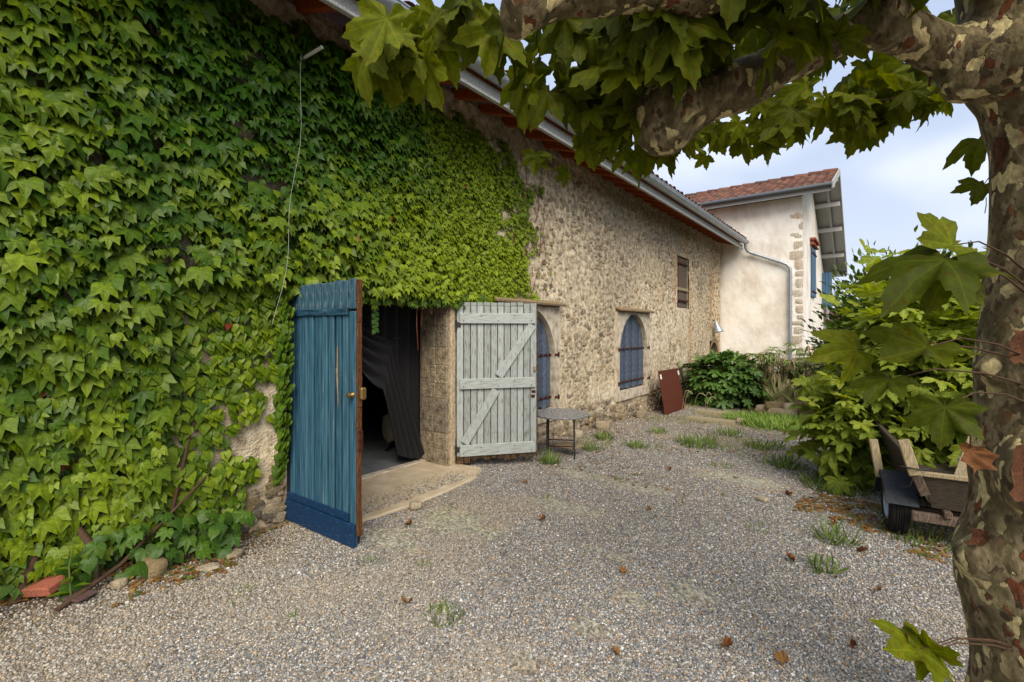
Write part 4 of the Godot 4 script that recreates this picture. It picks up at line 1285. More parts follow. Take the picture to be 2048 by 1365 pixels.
func plane_tree() -> void:
	var t := thing("plane_tree", "plane tree with mottled peeling bark and low knobbly limbs", "tree", Vector3(0.46, 0, -2.2))
	var A := [[0.46, 2.52, -2.2, 0.15], [0.23, 2.48, -2.12, 0.07], [0.0, 2.6, -1.92, 0.062], [-0.2, 2.545, -1.85, 0.064], [-0.38, 2.445, -1.76, 0.07], [-0.60, 2.385, -1.69, 0.076]]
	var Bq := [[0.46, 2.85, -2.2, 0.16], [-0.05, 2.73, -1.65, 0.07], [-0.39, 2.575, -1.37, 0.06], [-0.62, 2.565, -1.18, 0.056], [-0.75, 2.53, -1.065, 0.054], [-0.79, 2.48, -1.03, 0.05]]
	var C := [[-0.62, 2.36, -1.7, 0.07], [-0.86, 2.65, -1.62, 0.06], [-0.9, 3.1, -1.6, 0.05]]
	bones = []
	for L in [A, Bq, C]:
		for k in L.size() - 1:
			var p: Array = L[k]; var q: Array = L[k + 1]
			bones.append([Vector3(p[0], p[1], p[2]), Vector3(q[0], q[1], q[2]), p[3], q[3], 0.11 if k == 0 else 0.05])
	# burls: seen on the trunk's near and left sides, and swellings at limb ends
	for q in [[0.36, 1.2, -1.99, 0.07, 0.08], [0.37, 1.13, -2.0, 0.075, 0.05], [0.30, 1.475, -2.1, 0.035, 0.05], [0.265, 1.475, -2.08, 0.012, 0.05], [-0.62, 2.34, -1.69, 0.085, 0.05], [0.22, 2.38, -2.05, 0.06, 0.06], [0.33, 2.42, -2.02, 0.09, 0.06], [0.24, 0.87, -2.09, 0.04, 0.06], [0.45, 0.95, -1.98, 0.05, 0.05], [-0.80, 2.455, -1.03, 0.038, 0.02], [-0.74, 2.47, -1.04, 0.035, 0.015], [-0.76, 2.5, -1.0, 0.04, 0.02], [-0.58, 2.31, -1.66, 0.05, 0.02], [-0.66, 2.37, -1.66, 0.05, 0.02], [-0.62, 2.41, -1.62, 0.045, 0.02], [-0.3, 2.44, -1.8, 0.035, 0.03], [0.02, 2.53, -1.9, 0.04, 0.03], [0.52, 2.1, -1.99, 0.04, 0.05]]:
		var c := Vector3(q[0], q[1], q[2])
		bones.append([c, c + Vector3(0.001, 0, 0), q[3], q[3], q[4]])
	var b := surface_nets(Vector3(-1.1, -0.2, -2.65), Vector3(0.9, 3.15, -0.85), 0.021)
	for k in b.v.size(): b.v[k] -= t.position
	var trunk := obj("trunk", b, M["plane bark"], t)
	# plates of bark curling away
	for k in 9:
		var y := rf(0.4, 2.5)
		var a := rf(1.0, 3.6)
		var dir := Vector3(cos(a), 0, sin(a))
		var p := Vector3(0.46, y, -2.2) + dir * 0.55
		for s in 40:
			var dd := tree_field(p)
			p -= dir * dd * 0.8
			if absf(dd) < 0.002: break
		if k < 14: p = Vector3(p.x, p.y, p.z)
		var w := rf(0.02, 0.055); var h := rf(0.04, 0.13)
		var f := B.new()
		var side := dir.cross(UP).normalized()
		for j in 5:
			for i2 in 4:
				var u := i2 / 3.0 - 0.5; var v := j / 4.0 - 0.5
				var edge := 1.0 - 1.3 * absf(v) + 0.6 * nz.get_noise_2d(k * 40.0 + j * 60.0, i2 * 50.0)
				f.add(p - t.position + side * u * w * edge + UP * v * h + dir * (0.004 + 0.05 * maxf(0.0, -v) * w * 8.0 * 0.5 + 0.3 * u * u * w * (1 if k % 2 else -0.6)), dir)
		for j in 4:
			for i2 in 3:
				var q := j * 4 + i2
				f.i.append_array(PackedInt32Array([q, q + 4, q + 1, q + 1, q + 4, q + 5]))
		f.smooth()
		obj("bark_flake", f, M["bark flake"], trunk)
	for q in [[2.12, 1.55, 0.065, 0.1], [2.0, 1.2, 0.045, 0.15], [2.5, 0.95, 0.025, 0.05]]:
		var dir := Vector3(cos(q[0]), 0, sin(q[0]))
		var p := Vector3(0.46, q[1], -2.2) + dir * 0.5
		for i in 60:
			var dd := tree_field(p)
			p -= dir * dd * 0.7
			if absf(dd) < 0.001: break
		var side := dir.cross(UP).normalized()
		var f := B.new()
		for j in 9:
			for i in 6:
				var u := i / 5.0 - 0.5; var v := j / 8.0 - 0.5
				var rag := 1.0 - 0.7 * v * v * 2.0 + 0.45 * nz.get_noise_2d(j * 90.0 + q[1] * 500.0, signf(u) * 60.0)
				f.add(p - t.position + side * u * q[2] * rag + UP * v * q[3] * (1.0 + 0.25 * nz.get_noise_2d(i * 110.0, q[1] * 300.0)) + dir * (0.01 - 0.25 * u * u * q[2] + 0.02 * sst(0.1, 0.5, -v) + 0.03 * sst(0.2, 0.5, u)), dir)
		for j in 8:
			for i in 5:
				var k2 := j * 6 + i
				f.i.append_array(PackedInt32Array([k2, k2 + 6, k2 + 1, k2 + 1, k2 + 6, k2 + 7]))
		f.smooth()
		obj("bark_flake", f, M["bark flake"], trunk)
	leaves_of_plane(t)

func surface_nets(lo: Vector3, hi: Vector3, h: float) -> B:
	var nx := int((hi.x - lo.x) / h) + 1; var ny := int((hi.y - lo.y) / h) + 1; var nq := int((hi.z - lo.z) / h) + 1
	var val := PackedFloat32Array(); val.resize(nx * ny * nq); val.fill(1.0)
	# coarse pass: evaluate only near the surface
	var st := 4
	for k in range(0, nq, st):
		for j in range(0, ny, st):
			for i in range(0, nx, st):
				var d := tree_field(lo + Vector3(i + 1.5, j + 1.5, k + 1.5) * h)
				if absf(d) > h * 4.6:
					if d < 0.0:
						for kk in range(k, mini(k + st, nq)):
							for jj in range(j, mini(j + st, ny)):
								for ii in range(i, mini(i + st, nx)): val[(kk * ny + jj) * nx + ii] = -1.0
					continue
				for kk in range(k, mini(k + st, nq)):
					for jj in range(j, mini(j + st, ny)):
						for ii in range(i, mini(i + st, nx)):
							val[(kk * ny + jj) * nx + ii] = tree_field(lo + Vector3(ii, jj, kk) * h)
	var b := B.new()
	var cell := {}
	for k in nq - 1:
		for j in ny - 1:
			for i in nx - 1:
				var base := (k * ny + j) * nx + i
				var v0 := val[base]
				if v0 >= 1.0 and val[base + 1 + nx + nx * ny] >= 1.0: continue
				if v0 <= -1.0 and val[base + 1 + nx + nx * ny] <= -1.0: continue
				var sum := Vector3.ZERO; var cnt := 0
				var vs := []
				for c in 8: vs.append(val[base + (c & 1) + ((c >> 1) & 1) * nx + ((c >> 2) & 1) * nx * ny])
				for e in [[0, 1], [2, 3], [4, 5], [6, 7], [0, 2], [1, 3], [4, 6], [5, 7], [0, 4], [1, 5], [2, 6], [3, 7]]:
					var a: float = vs[e[0]]; var c2: float = vs[e[1]]
					if (a < 0.0) != (c2 < 0.0):
						var tt := a / (a - c2)
						var pa := Vector3(e[0] & 1, (e[0] >> 1) & 1, (e[0] >> 2) & 1); var pb := Vector3(e[1] & 1, (e[1] >> 1) & 1, (e[1] >> 2) & 1)
						sum += pa.lerp(pb, tt); cnt += 1
				if cnt: cell[base] = b.add(lo + (Vector3(i, j, k) + sum / cnt) * h, UP)
	var sx := 1; var sy := nx; var sz := nx * ny
	for key in cell:
		var base: int = key
		for q in [[sx, sy, sz], [sy, sz, sx], [sz, sx, sy]]:
			var e: int = base + q[0]
			if e >= val.size(): continue
			if (val[base] < 0.0) == (val[e] < 0.0): continue
			var c1 = cell.get(base - q[1]); var c2 = cell.get(base - q[2]); var c3 = cell.get(base - q[1] - q[2])
			if c1 == null or c2 == null or c3 == null: continue
			var c0: int = cell[base]
			if val[base] < 0.0: b.i.append_array(PackedInt32Array([c0, c2, c1, c1, c2, c3]))
			else: b.i.append_array(PackedInt32Array([c0, c1, c2, c2, c1, c3]))
	b.smooth()
	return b

func leaves_of_plane(t: Node3D) -> void:
	var all := []
	# clusters: centre, spread, count, leaf size, how light
	var K := [[Vector3(-0.398, 2.535, -1.531), Vector3(0.1, 0.06, 0.06), 7, 0.17, 0.45], [Vector3(-0.162, 2.539, -1.679), Vector3(0.1, 0.06, 0.06), 7, 0.17, 0.45], [Vector3(-0.59, 2.487, -1.444), Vector3(0.1, 0.06, 0.06), 6, 0.17, 0.45], [Vector3(-0.52, 2.58, -1.38), Vector3(0.16, 0.10, 0.12), 20, 0.16, 0.3], [Vector3(-0.16, 2.64, -1.5), Vector3(0.2, 0.08, 0.12), 26, 0.17, 0.3], [Vector3(0.08, 2.7, -1.65), Vector3(0.18, 0.08, 0.12), 18, 0.17, 0.3], [Vector3(-0.5, 2.66, -1.55), Vector3(0.2, 0.10, 0.15), 24, 0.17, 0.2], [Vector3(-1.199, 2.583, -1.029), Vector3(0.13, 0.09, 0.15), 15, 0.15, 0.95], [Vector3(-1.305, 2.546, -1.009), Vector3(0.08, 0.07, 0.15), 8, 0.15, 1.00], [Vector3(-1.021, 2.60, -1.106), Vector3(0.10, 0.07, 0.15), 8, 0.17, 0.30], [Vector3(-0.941, 2.532, -1.422), Vector3(0.13, 0.11, 0.15), 9, 0.15, 0.40], [Vector3(-0.836, 2.503, -1.569), Vector3(0.11, 0.11, 0.15), 13, 0.15, 0.50], [Vector3(-0.782, 2.366, -1.738), Vector3(0.14, 0.07, 0.15), 14, 0.12, 0.80], [Vector3(-0.884, 2.396, -1.659), Vector3(0.10, 0.08, 0.15), 10, 0.13, 0.50], [Vector3(-0.826, 2.715, -1.513), Vector3(0.18, 0.11, 0.18), 12, 0.17, 0.20], [Vector3(-0.719, 2.912, -1.979), Vector3(0.22, 0.13, 0.22), 12, 0.17, 0.20], [Vector3(-0.488, 2.977, -2.287), Vector3(0.23, 0.11, 0.23), 12, 0.17, 0.20], [Vector3(-0.214, 3.067, -2.63), Vector3(0.24, 0.09, 0.24), 12, 0.17, 0.20], [Vector3(-0.619, 2.619, -2.566), Vector3(0.21, 0.07, 0.21), 20, 0.12, 0.90], [Vector3(-0.396, 2.671, -2.742), Vector3(0.15, 0.09, 0.15), 18, 0.12, 0.80], [Vector3(-0.214, 2.653, -2.63), Vector3(0.17, 0.12, 0.17), 20, 0.14, 0.60], [Vector3(-0.028, 2.688, -2.776), Vector3(0.14, 0.12, 0.15), 18, 0.14, 0.60], [Vector3(0.151, 2.661, -2.79), Vector3(0.14, 0.09, 0.15), 16, 0.15, 0.50], [Vector3(-0.659, 2.356, -1.899), Vector3(0.07, 0.04, 0.15), 8, 0.13, 0.60], [Vector3(-0.927, 2.212, -1.434), Vector3(0.05, 0.03, 0.15), 3, 0.09, 0.40], [Vector3(0.243, 2.935, -3.116), Vector3(0.15, 0.10, 0.15), 10, 0.17, 0.20]]
	for q in K:
		for k in q[2]:
			var d := Vector3(rng.randfn() * 0.62, rng.randfn() * 0.62, rng.randfn() * 0.62).limit_length(1.3)
			var p: Vector3 = q[0] + d * q[1]
			var out := Vector3(d.x, 0, d.z)
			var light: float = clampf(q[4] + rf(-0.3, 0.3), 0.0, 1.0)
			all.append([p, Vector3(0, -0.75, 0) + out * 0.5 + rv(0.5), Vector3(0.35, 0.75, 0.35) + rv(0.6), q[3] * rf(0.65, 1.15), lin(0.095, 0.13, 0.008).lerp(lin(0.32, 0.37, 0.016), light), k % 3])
	# single leaves hanging nearer on the shoots of the trunk
	var near := [[Vector3(0.126, 1.766, -1.498), Vector3(-0.158, -0.086, 0.166), 0.00], [Vector3(0.137, 1.745, -1.532), Vector3(-0.064, -0.127, 0.092), 0.05], [Vector3(0.146, 1.81, -1.577), Vector3(-0.104, 0.008, 0.125), 0.40], [Vector3(-0.044, 1.544, -1.619), Vector3(-0.13, 0.006, 0.152), 0.60], [Vector3(0.101, 1.555, -1.606), Vector3(-0.165, -0.061, 0.176), 0.25], [Vector3(0.025, 1.471, -1.546), Vector3(-0.089, -0.061, 0.116), 0.00], [Vector3(0.126, 1.417, -1.498), Vector3(-0.024, -0.15, 0.061), 0.00], [Vector3(0.311, 2.315, -2.47), Vector3(-0.071, -0.127, 0.123), 0.10], [Vector3(0.315, 2.146, -2.474), Vector3(-0.047, -0.093, 0.104), 0.10], [Vector3(0.097, 0.671, -1.793), Vector3(0.113, -0.04, -0.038), 0.90], [Vector3(0.108, 0.656, -1.802), Vector3(-0.08, 0.071, 0.115), 1.00], [Vector3(0.121, 0.664, -1.825), Vector3(-0.015, 0.078, 0.064), 0.80]]
	for q in near:
		var d: Vector3 = q[1]
		var to_eye: Vector3 = (Vector3(0, 1.6, 0) - q[0]).normalized()
		all.append([q[0], d, to_eye * 0.7 + UP * 0.6 + rv(0.25), d.length() * (0.74 if q[0].y > 1.65 else 0.62 if q[0].y > 1.0 else 0.95), lin(0.13, 0.175, 0.008).lerp(lin(0.3, 0.38, 0.03), q[2]), rng.randi() % 3])
	# the crown above the picture
	var hid := []
	for k in 90:
		var a := rf(0, TAU); var r := sqrt(rng.randf()) * 1.8
		var p := Vector3(0.3 + cos(a) * r, rf(2.75, 3.6) + 0.1 * r, -2.0 + sin(a) * r)
		hid.append([p, Vector3(0, -0.75, 0) + rv(0.6), Vector3(0, 1, 0) + rv(0.6), rf(0.13, 0.22), lin(0.05, 0.085, 0.012).lerp(lin(0.14, 0.18, 0.02), rng.randf()), k % 3])
	var eye := Vector3(0, 1.6, 0)
	all.sort_custom(func(p, q): return p[3] / eye.distance_to(p[0]) > q[3] / eye.distance_to(q[0]))
	var xf := [[], [], []]; var cs := [[], [], []]
	var base := t.position
	for k in all.size() + hid.size():
		var a: Array = all[k] if k < all.size() else hid[k - all.size()]
		var x := leaf_xf(a[0] - base, a[1], a[2], a[3])
		if k < 300 and k < all.size():
			var g: float = a[4].g
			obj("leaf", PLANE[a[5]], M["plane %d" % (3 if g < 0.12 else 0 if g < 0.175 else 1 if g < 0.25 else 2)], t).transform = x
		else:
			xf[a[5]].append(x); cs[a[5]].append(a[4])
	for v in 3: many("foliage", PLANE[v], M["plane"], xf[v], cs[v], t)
	# twigs: from the limbs into the clusters, and leaf stalks of the near shoots
	for k in K.size():
		for j in (2 if K[k][4] < 0.55 else 0):
			var e: Vector3 = K[k][0] + rv(1.0) * K[k][1]
			var s := e + Vector3(rf(-0.22, 0.22), rf(0.03, 0.14), rf(-0.22, 0.22))
			var b := B.new()
			b.tube([s - base, s.lerp(e, 0.5) + rv(0.03) - base, e - base], [0.004, 0.003, 0.0015], 5)
			obj("twig", b, M["bare stem"], t)
	for q in near:
		var a: Vector3 = q[0]
		var c := Vector3(0.36, a.y - 0.04, -2.07)
		var b := B.new()
		b.tube([a - base, a.lerp(c, 0.3) + Vector3(0, 0.035, 0) - base, a.lerp(c, 0.65) + Vector3(0, 0.03, 0) - base, c - base], [0.0014, 0.002, 0.003, 0.004], 5)
		obj("twig", b, M["bare stem"], t)
	var dry := obj("dead_leaf", DRY, M["dead 2"], t)
	dry.transform = leaf_xf(Vector3(0.155, 1.34, -1.4) - base, Vector3(-0.2, -1, 0.3), Vector3(0.5, 0.3, 0.8), 0.05)

# ------------------------------------------------------------ other plants
func bush(called: String, label: String, cat: String, at: Vector3, rad: Vector3, n: int, lm: ArrayMesh, m: String, size: float, dark: Color, light: Color, clumps: int, stems: int, droop := 0.2, group := "") -> Node3D:
	var t := thing(called, label, cat, at, 0.0, group)
	var cc := []
	for k in clumps:
		var d := Vector3(rng.randfn(), rng.randfn(), rng.randfn()).normalized()
		if d.y < -0.7: d.y *= 0.3
		cc.append(d * rf(0.55, 0.98))
	var all := []
	for k in n:
		var c: Vector3 = cc[rng.randi() % clumps]
		var dv := c + Vector3(rng.randfn(), rng.randfn(), rng.randfn()) * (0.3 if lm == PLANE[0] else 0.14)
		if k % 5 == 0: dv = rv(0.75)
		var p := dv * rad
		p.y += rad.y
		if p.y < 0.02: continue
		var out := dv.normalized()
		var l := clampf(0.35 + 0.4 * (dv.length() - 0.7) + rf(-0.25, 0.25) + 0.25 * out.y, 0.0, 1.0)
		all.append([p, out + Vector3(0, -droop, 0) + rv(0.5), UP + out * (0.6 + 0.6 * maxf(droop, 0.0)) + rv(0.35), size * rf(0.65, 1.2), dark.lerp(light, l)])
	var eye := Vector3(0, 1.6, 0) - at
	all.sort_custom(func(p, q): return p[3] / eye.distance_to(p[0]) * (1.5 if (p[0] - Vector3(0, rad.y, 0)).dot(eye) > 0 else 1.0) > q[3] / eye.distance_to(q[0]) * (1.5 if (q[0] - Vector3(0, rad.y, 0)).dot(eye) > 0 else 1.0))
	var xf := []; var cs := []
	var own := {}
	var big := size / eye.length() * 930.0 > 20.0
	for k in all.size():
		var a: Array = all[k]
		var x := leaf_xf(a[0], a[1], a[2], a[3])
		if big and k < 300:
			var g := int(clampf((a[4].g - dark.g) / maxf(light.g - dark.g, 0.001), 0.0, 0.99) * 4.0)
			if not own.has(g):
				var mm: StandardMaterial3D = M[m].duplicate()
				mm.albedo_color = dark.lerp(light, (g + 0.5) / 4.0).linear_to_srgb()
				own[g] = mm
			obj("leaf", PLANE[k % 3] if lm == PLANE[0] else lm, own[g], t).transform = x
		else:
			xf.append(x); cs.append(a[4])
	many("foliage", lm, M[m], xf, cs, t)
	for k in stems:
		var b := B.new()
		var c: Vector3 = cc[k % clumps]
		var e := c * rad * 0.9 + Vector3(0, rad.y, 0)
		b.tube([Vector3(e.x * 0.25, -0.05, e.z * 0.25), Vector3(e.x * 0.55, e.y * 0.55, e.z * 0.55), e], [0.012 + 0.012 * rad.y, 0.01, 0.004], 6)
		obj("stem", b, M["bare stem" if k % 2 else "green stem"], t)
	return t

func papyrus() -> void:
	var t := thing("papyrus_clump", "tangled clump of umbrella sedge with dry drooping heads", "plant", Vector3(-1.55, -0.33, -13.2))
	var xf := []; var cs := []
	for k in 260:
		var a := rf(0, TAU); var r := sqrt(rng.randf())
		var foot := Vector3(cos(a) * r * 1.25, 0, sin(a) * r * 0.7)
		var h := rf(0.7, 1.7) * (1.0 - 0.25 * r)
		var head := foot * rf(1.05, 1.3) + Vector3(0, h, 0)
		var dry := rng.randf() < 0.42
		if k < 60:
			var b := B.new()
			b.tube([foot, foot.lerp(head, 0.5) + Vector3(0, 0.05, 0), head], [0.008, 0.007, 0.005], 5)
			obj("stem", b, M["green stem" if not dry else "bare stem"], t)
		for j in 24:
			var an := rf(0, TAU)
			var dn := rf(0.0, 0.5) if not dry else rf(-1.4, -0.5)
			var c := lin(0.11, 0.18, 0.04).lerp(lin(0.32, 0.38, 0.12), rng.randf())
			if dry: c = lin(0.45, 0.33, 0.19).lerp(lin(0.62, 0.5, 0.33), rng.randf())
			xf.append(leaf_xf(head, Vector3(cos(an), dn, sin(an)), UP + Vector3(cos(an), 0, sin(an)) * (0.0 if not dry else 0.8), rf(0.18, 0.34)))
			cs.append(c)
	for k in 1600:
		var a := rf(0, TAU); var r := sqrt(rng.randf())
		xf.append(leaf_xf(Vector3(cos(a) * r * 1.35, 0, sin(a) * r * 0.8), Vector3(cos(a) * 0.5, 1.2, sin(a) * 0.5) + rv(0.5), Vector3(cos(a), 0.4, sin(a)), rf(0.4, 1.05)))
		cs.append(lin(0.11, 0.16, 0.035).lerp(lin(0.42, 0.38, 0.18), rng.randf()))
	many("foliage", WIDE, M["grass blades"], xf, cs, t)

func tuft_blades(n: int, r: float, h: float, c0: Color, c1: Color) -> Array:
	var xf := []; var cs := []
	for k in n:
		var a := rf(0, TAU); var q := sqrt(rng.randf()) * r
		var p := Vector3(cos(a) * q, -0.01, sin(a) * q)
		xf.append(leaf_xf(p, Vector3(cos(a) * rf(0.2, 1.1), 0.75, sin(a) * rf(0.2, 1.1)) + rv(0.35), Vector3(cos(a), 0.3, sin(a)), h * rf(0.4, 1.1)))
		cs.append(c0.lerp(c1, rng.randf()))
	return [xf, cs]

func tuft(called: String, label: String, cat: String, x: float, z: float, n: int, r: float, h: float, group := "", c0 := Color(0.07, 0.13, 0.025), c1 := Color(0.2, 0.27, 0.06)) -> void:
	var q := tuft_blades(n, r, h, c0, c1)
	var t := thing(called, label, cat, Vector3(x, gy(x, z), z), 0.0, group)
	# one joined mesh
	var b := B.new()
	var src := (WEED if h < 0.16 else BLADE).surface_get_arrays(0)
	var sv: PackedVector3Array = src[Mesh.ARRAY_VERTEX]; var si: PackedInt32Array = src[Mesh.ARRAY_INDEX]
	for k in q[0].size():
		var f: Transform3D = q[0][k]
		b.col = q[1][k]
		var o := b.v.size()
		for v in sv: b.add(f * v, UP)
		for j in si: b.i.append(o + j)
	b.smooth()
	obj("blades", b, M["grass blades"], t)

func ground_plants() -> void:
	# the lawn strip and the sparse ground cover
	var xf := []; var cs := []
	for k in 20000:
		var x := rf(-2.4, 1.2); var z := rf(-11.6, -8.9)
		var e := Vector2((x + 0.9) / 1.5, (z + 10.0) / 0.85).length() + 0.35 * nz2.get_noise_2d(x * 90.0, z * 90.0)
		if e > 1.0 or (x < -2.0 and z > -9.6): continue
		xf.append(leaf_xf(Vector3(x, gy(x, z) - 0.01, z), UP + rv(0.6), Vector3(rf(-1, 1), 0.3, rf(-1, 1)), rf(0.08, 0.24)))
		cs.append(lin(0.10, 0.2, 0.03).lerp(lin(0.3, 0.42, 0.08), rng.randf()))
	for k in 15000:
		var x := rf(-3.6, 1.4); var z := rf(-12.0, -3.6)
		var nn := nz2.get_noise_2d(x * 55.0 + 7.0, z * 55.0)
		if nn < 0.1 + 0.22 * (1.0 - sst(4.5, 7.5, -z)) - 0.1 * sst(-1.6, -0.2, x): continue
		xf.append(leaf_xf(Vector3(x, gy(x, z) - 0.01, z), UP * 0.7 + rv(0.8), Vector3(rf(-1, 1), 0.3, rf(-1, 1)), rf(0.04, 0.14)))
		cs.append(lin(0.11, 0.19, 0.03).lerp(lin(0.3, 0.28, 0.1), rng.randf()))
	tag(many("grass", BLADE, M["grass blades"], xf, cs), "short green grass growing through the gravel before the rocks", "grass")
	# reddish creeping weed and leaf litter
	xf = []; cs = []
	for k in 5200:
		var x := rf(-3.75, -1.2); var z := rf(-10.5, -4.6)
		if k % 3 == 0:
			x = rf(-3.85, -3.3); z = rf(-2.0, 0.2)
		elif k % 3 == 1:
			x = rf(-0.6, 0.4); z = rf(-5.6, -4.4)
		if nz2.get_noise_2d(x * 80.0, z * 80.0 + 33.0) < (0.02 if k % 3 != 1 else 0.14): continue
		xf.append(leaf_xf(Vector3(x, gy(x, z) + 0.012, z), Vector3(rf(-1, 1), rf(-0.1, 0.2), rf(-1, 1)), UP + rv(0.4), rf(0.012, 0.035)))
		cs.append(lin(0.24, 0.09, 0.035).lerp(lin(0.4, 0.26, 0.1), rng.randf()) if k % 5 else lin(0.12, 0.18, 0.04))
	tag(many("leaf_litter", IVYS[0], M["dry leaf"], xf, cs), "rusty leaf litter and creeping weed along the wall", "leaf litter")
	tuft("grass_tuft", "bushy bright grass tuft in the gravel between table and lawn", "grass tuft", -2.09, -7.1, 260, 0.3, 0.2)
	tuft("grass_tuft", "low spreading weed tuft in the middle foreground gravel", "grass tuft", -1.89, -1.8, 110, 0.1, 0.07)
	tuft("grass_tuft", "tall thin weed tuft at the foot of the grey door", "grass tuft", -3.17, -4.78, 90, 0.1, 0.2)
	tuft("grass_tuft", "feathery green tuft in the gravel left of the trailer wheel", "grass tuft", -0.25, -4.35, 80, 0.11, 0.2)
	tuft("grass_tuft", "pale wispy tuft in the gravel towards the tree from the trailer", "grass tuft", -0.28, -3.74, 50, 0.09, 0.13)
	tuft("grass_tuft", "dense green weed clump beside the trailer under the saplings", "grass tuft", -0.35, -5.9, 260, 0.28, 0.2)
	tuft("grass_tuft", "grass growing at the base of the trailer wheel", "grass tuft", 0.25, -4.85, 130, 0.24, 0.1)
	for q in [["weed patch in the gravel midway between the bright tuft and the saplings", -0.9, -6.6, 150, 0.22, 0.14], ["weed patch before the grass strip, right of the bright tuft", -1.3, -7.6, 150, 0.25, 0.15], ["small weed to the right of the round table", -2.7, -6.3, 90, 0.14, 0.12], ["weed in the gravel before the arched window", -2.9, -7.6, 90, 0.16, 0.12], ["flat weed in the gravel left of the sapling clump", -1.5, -6.0, 60, 0.12, 0.08], ["tiny weed in the gravel before the grey door", -2.2, -4.7, 36, 0.07, 0.06], ["flat weed beside the pale flat stone in mid gravel", -0.75, -4.2, 50, 0.1, 0.06], ["tiny weed before the foot of the blue door", -2.75, -1.9, 36, 0.07, 0.06], ["tiny weed on the gravel right of the blue door", -2.4, -2.1, 30, 0.05, 0.05], ["small weed by the ivy foot on the left", -3.0, -1.15, 40, 0.09, 0.05], ["tiny weed alone in the left foreground gravel", -2.6, -1.3, 34, 0.06, 0.05], ["tiny weed in the very middle of the yard", -1.6, -3.3, 26, 0.06, 0.04], ["tiny weed in the gravel left of the tree trunk", -0.5, -3.2, 26, 0.06, 0.04], ["upright weed under the far side of the round table", -3.1, -5.7, 70, 0.1, 0.16], ["upright weed at the wall foot between the two arched windows", -3.3, -6.5, 70, 0.12, 0.15], ["wide weed patch at the edge of the sapling clump", -0.4, -7.2, 150, 0.25, 0.16], ["wide weed patch just before the stone slabs", -1.9, -8.3, 150, 0.3, 0.13]]:
		tuft("weed", q[0], "weed", q[1], q[2], q[3], q[4], q[5], "small weed tufts on the gravel")
	# curved dry grass stalks before the rusty board
	for k in 5:
		var x := -3.3 + rf(-0.1, 0.5); var z := -9.5 - rf(0, 1.0)
		var b := B.new()
		var p := []; var r := []
		var h := rf(0.35, 0.6); var dx := rf(0.1, 0.3); var dz := rf(-0.2, 0.2)
		for j in 7:
			var u := j / 6.0
			p.append(Vector3(x + dx * u * u, gy(x, z) + h * sin(u * 2.1), z + dz * u)); r.append(0.004 + (0.006 if j > 3 else 0.0))
		b.tube(p, r, 5)
		tag(obj("dry_stalk", b, M["pale boards"]), "curved dry grass stalk before the rusty board", "dry grass", "dry stalks before the rusty board")
	# tall thistle-like weed by the left edge
	var w := thing("tall_weed", "spindly tall weed at the left edge before the roots", "weed", Vector3(-3.55, 0.1, -0.52))
	var b := B.new()
	b.tube([Vector3.ZERO, Vector3(0.01, 0.18, 0.01), Vector3(0.0, 0.36, -0.02)], [0.006, 0.004, 0.002], 6)
	obj("stem", b, M["green stem"], w)
	for k in 12: obj("leaf", LAUREL, M["ivy 0"], w).transform = leaf_xf(Vector3(0, 0.03 + 0.026 * k, 0), Vector3(sin(k * 2.4), 0.25, cos(k * 2.4)), UP, 0.11 - 0.006 * k)
	# fallen plane leaves
	for q in [["in the centre of the yard, alone", -1.31, -2.83], ["large one left of the trunk, on pale gravel", -0.46, -3.72], ["before the trailer wheel", -0.28, -4.67], ["in the left foreground below the blue door", -2.15, -1.75], ["on the edge of the concrete apron", -3.0, -2.45], ["at the bottom edge, left of the low green leaf", -1.0, -2.1], ["close to the trunk, level with its lower bulge", -0.1, -2.9], ["just left of the low green leaf on the trunk", -0.35, -2.55], ["between trunk and trailer", 0.0, -3.6], ["second from the bottom edge in the foreground", -0.6, -2.5], ["lowest and nearest the bottom edge", -0.85, -1.7], ["beside the feathery tuft", -0.1, -4.2], ["under the edge of the saplings", -0.2, -5.2], ["left of the weed clump by the trailer", -0.7, -5.3], ["near the pale flat stone in mid yard", -1.6, -4.0], ["on bare sandy soil beyond the apron", -2.2, -3.2], ["in mid gravel before the round table", -1.9, -5.4], ["at the foot of the grey door", -2.9, -3.9]]:
		var o := obj("fallen_leaf", DRY, M["dead %d" % (rng.randi() % 3)])
		o.transform = leaf_xf(Vector3(q[1], gy(q[1], q[2]) + 0.015, q[2]), Vector3(rf(-1, 1), 0.1, rf(-1, 1)), UP + rv(0.5), rf(0.03, 0.055))
		tag(o, "rust brown fallen leaf " + q[0], "fallen leaf", "fallen leaves on the gravel")

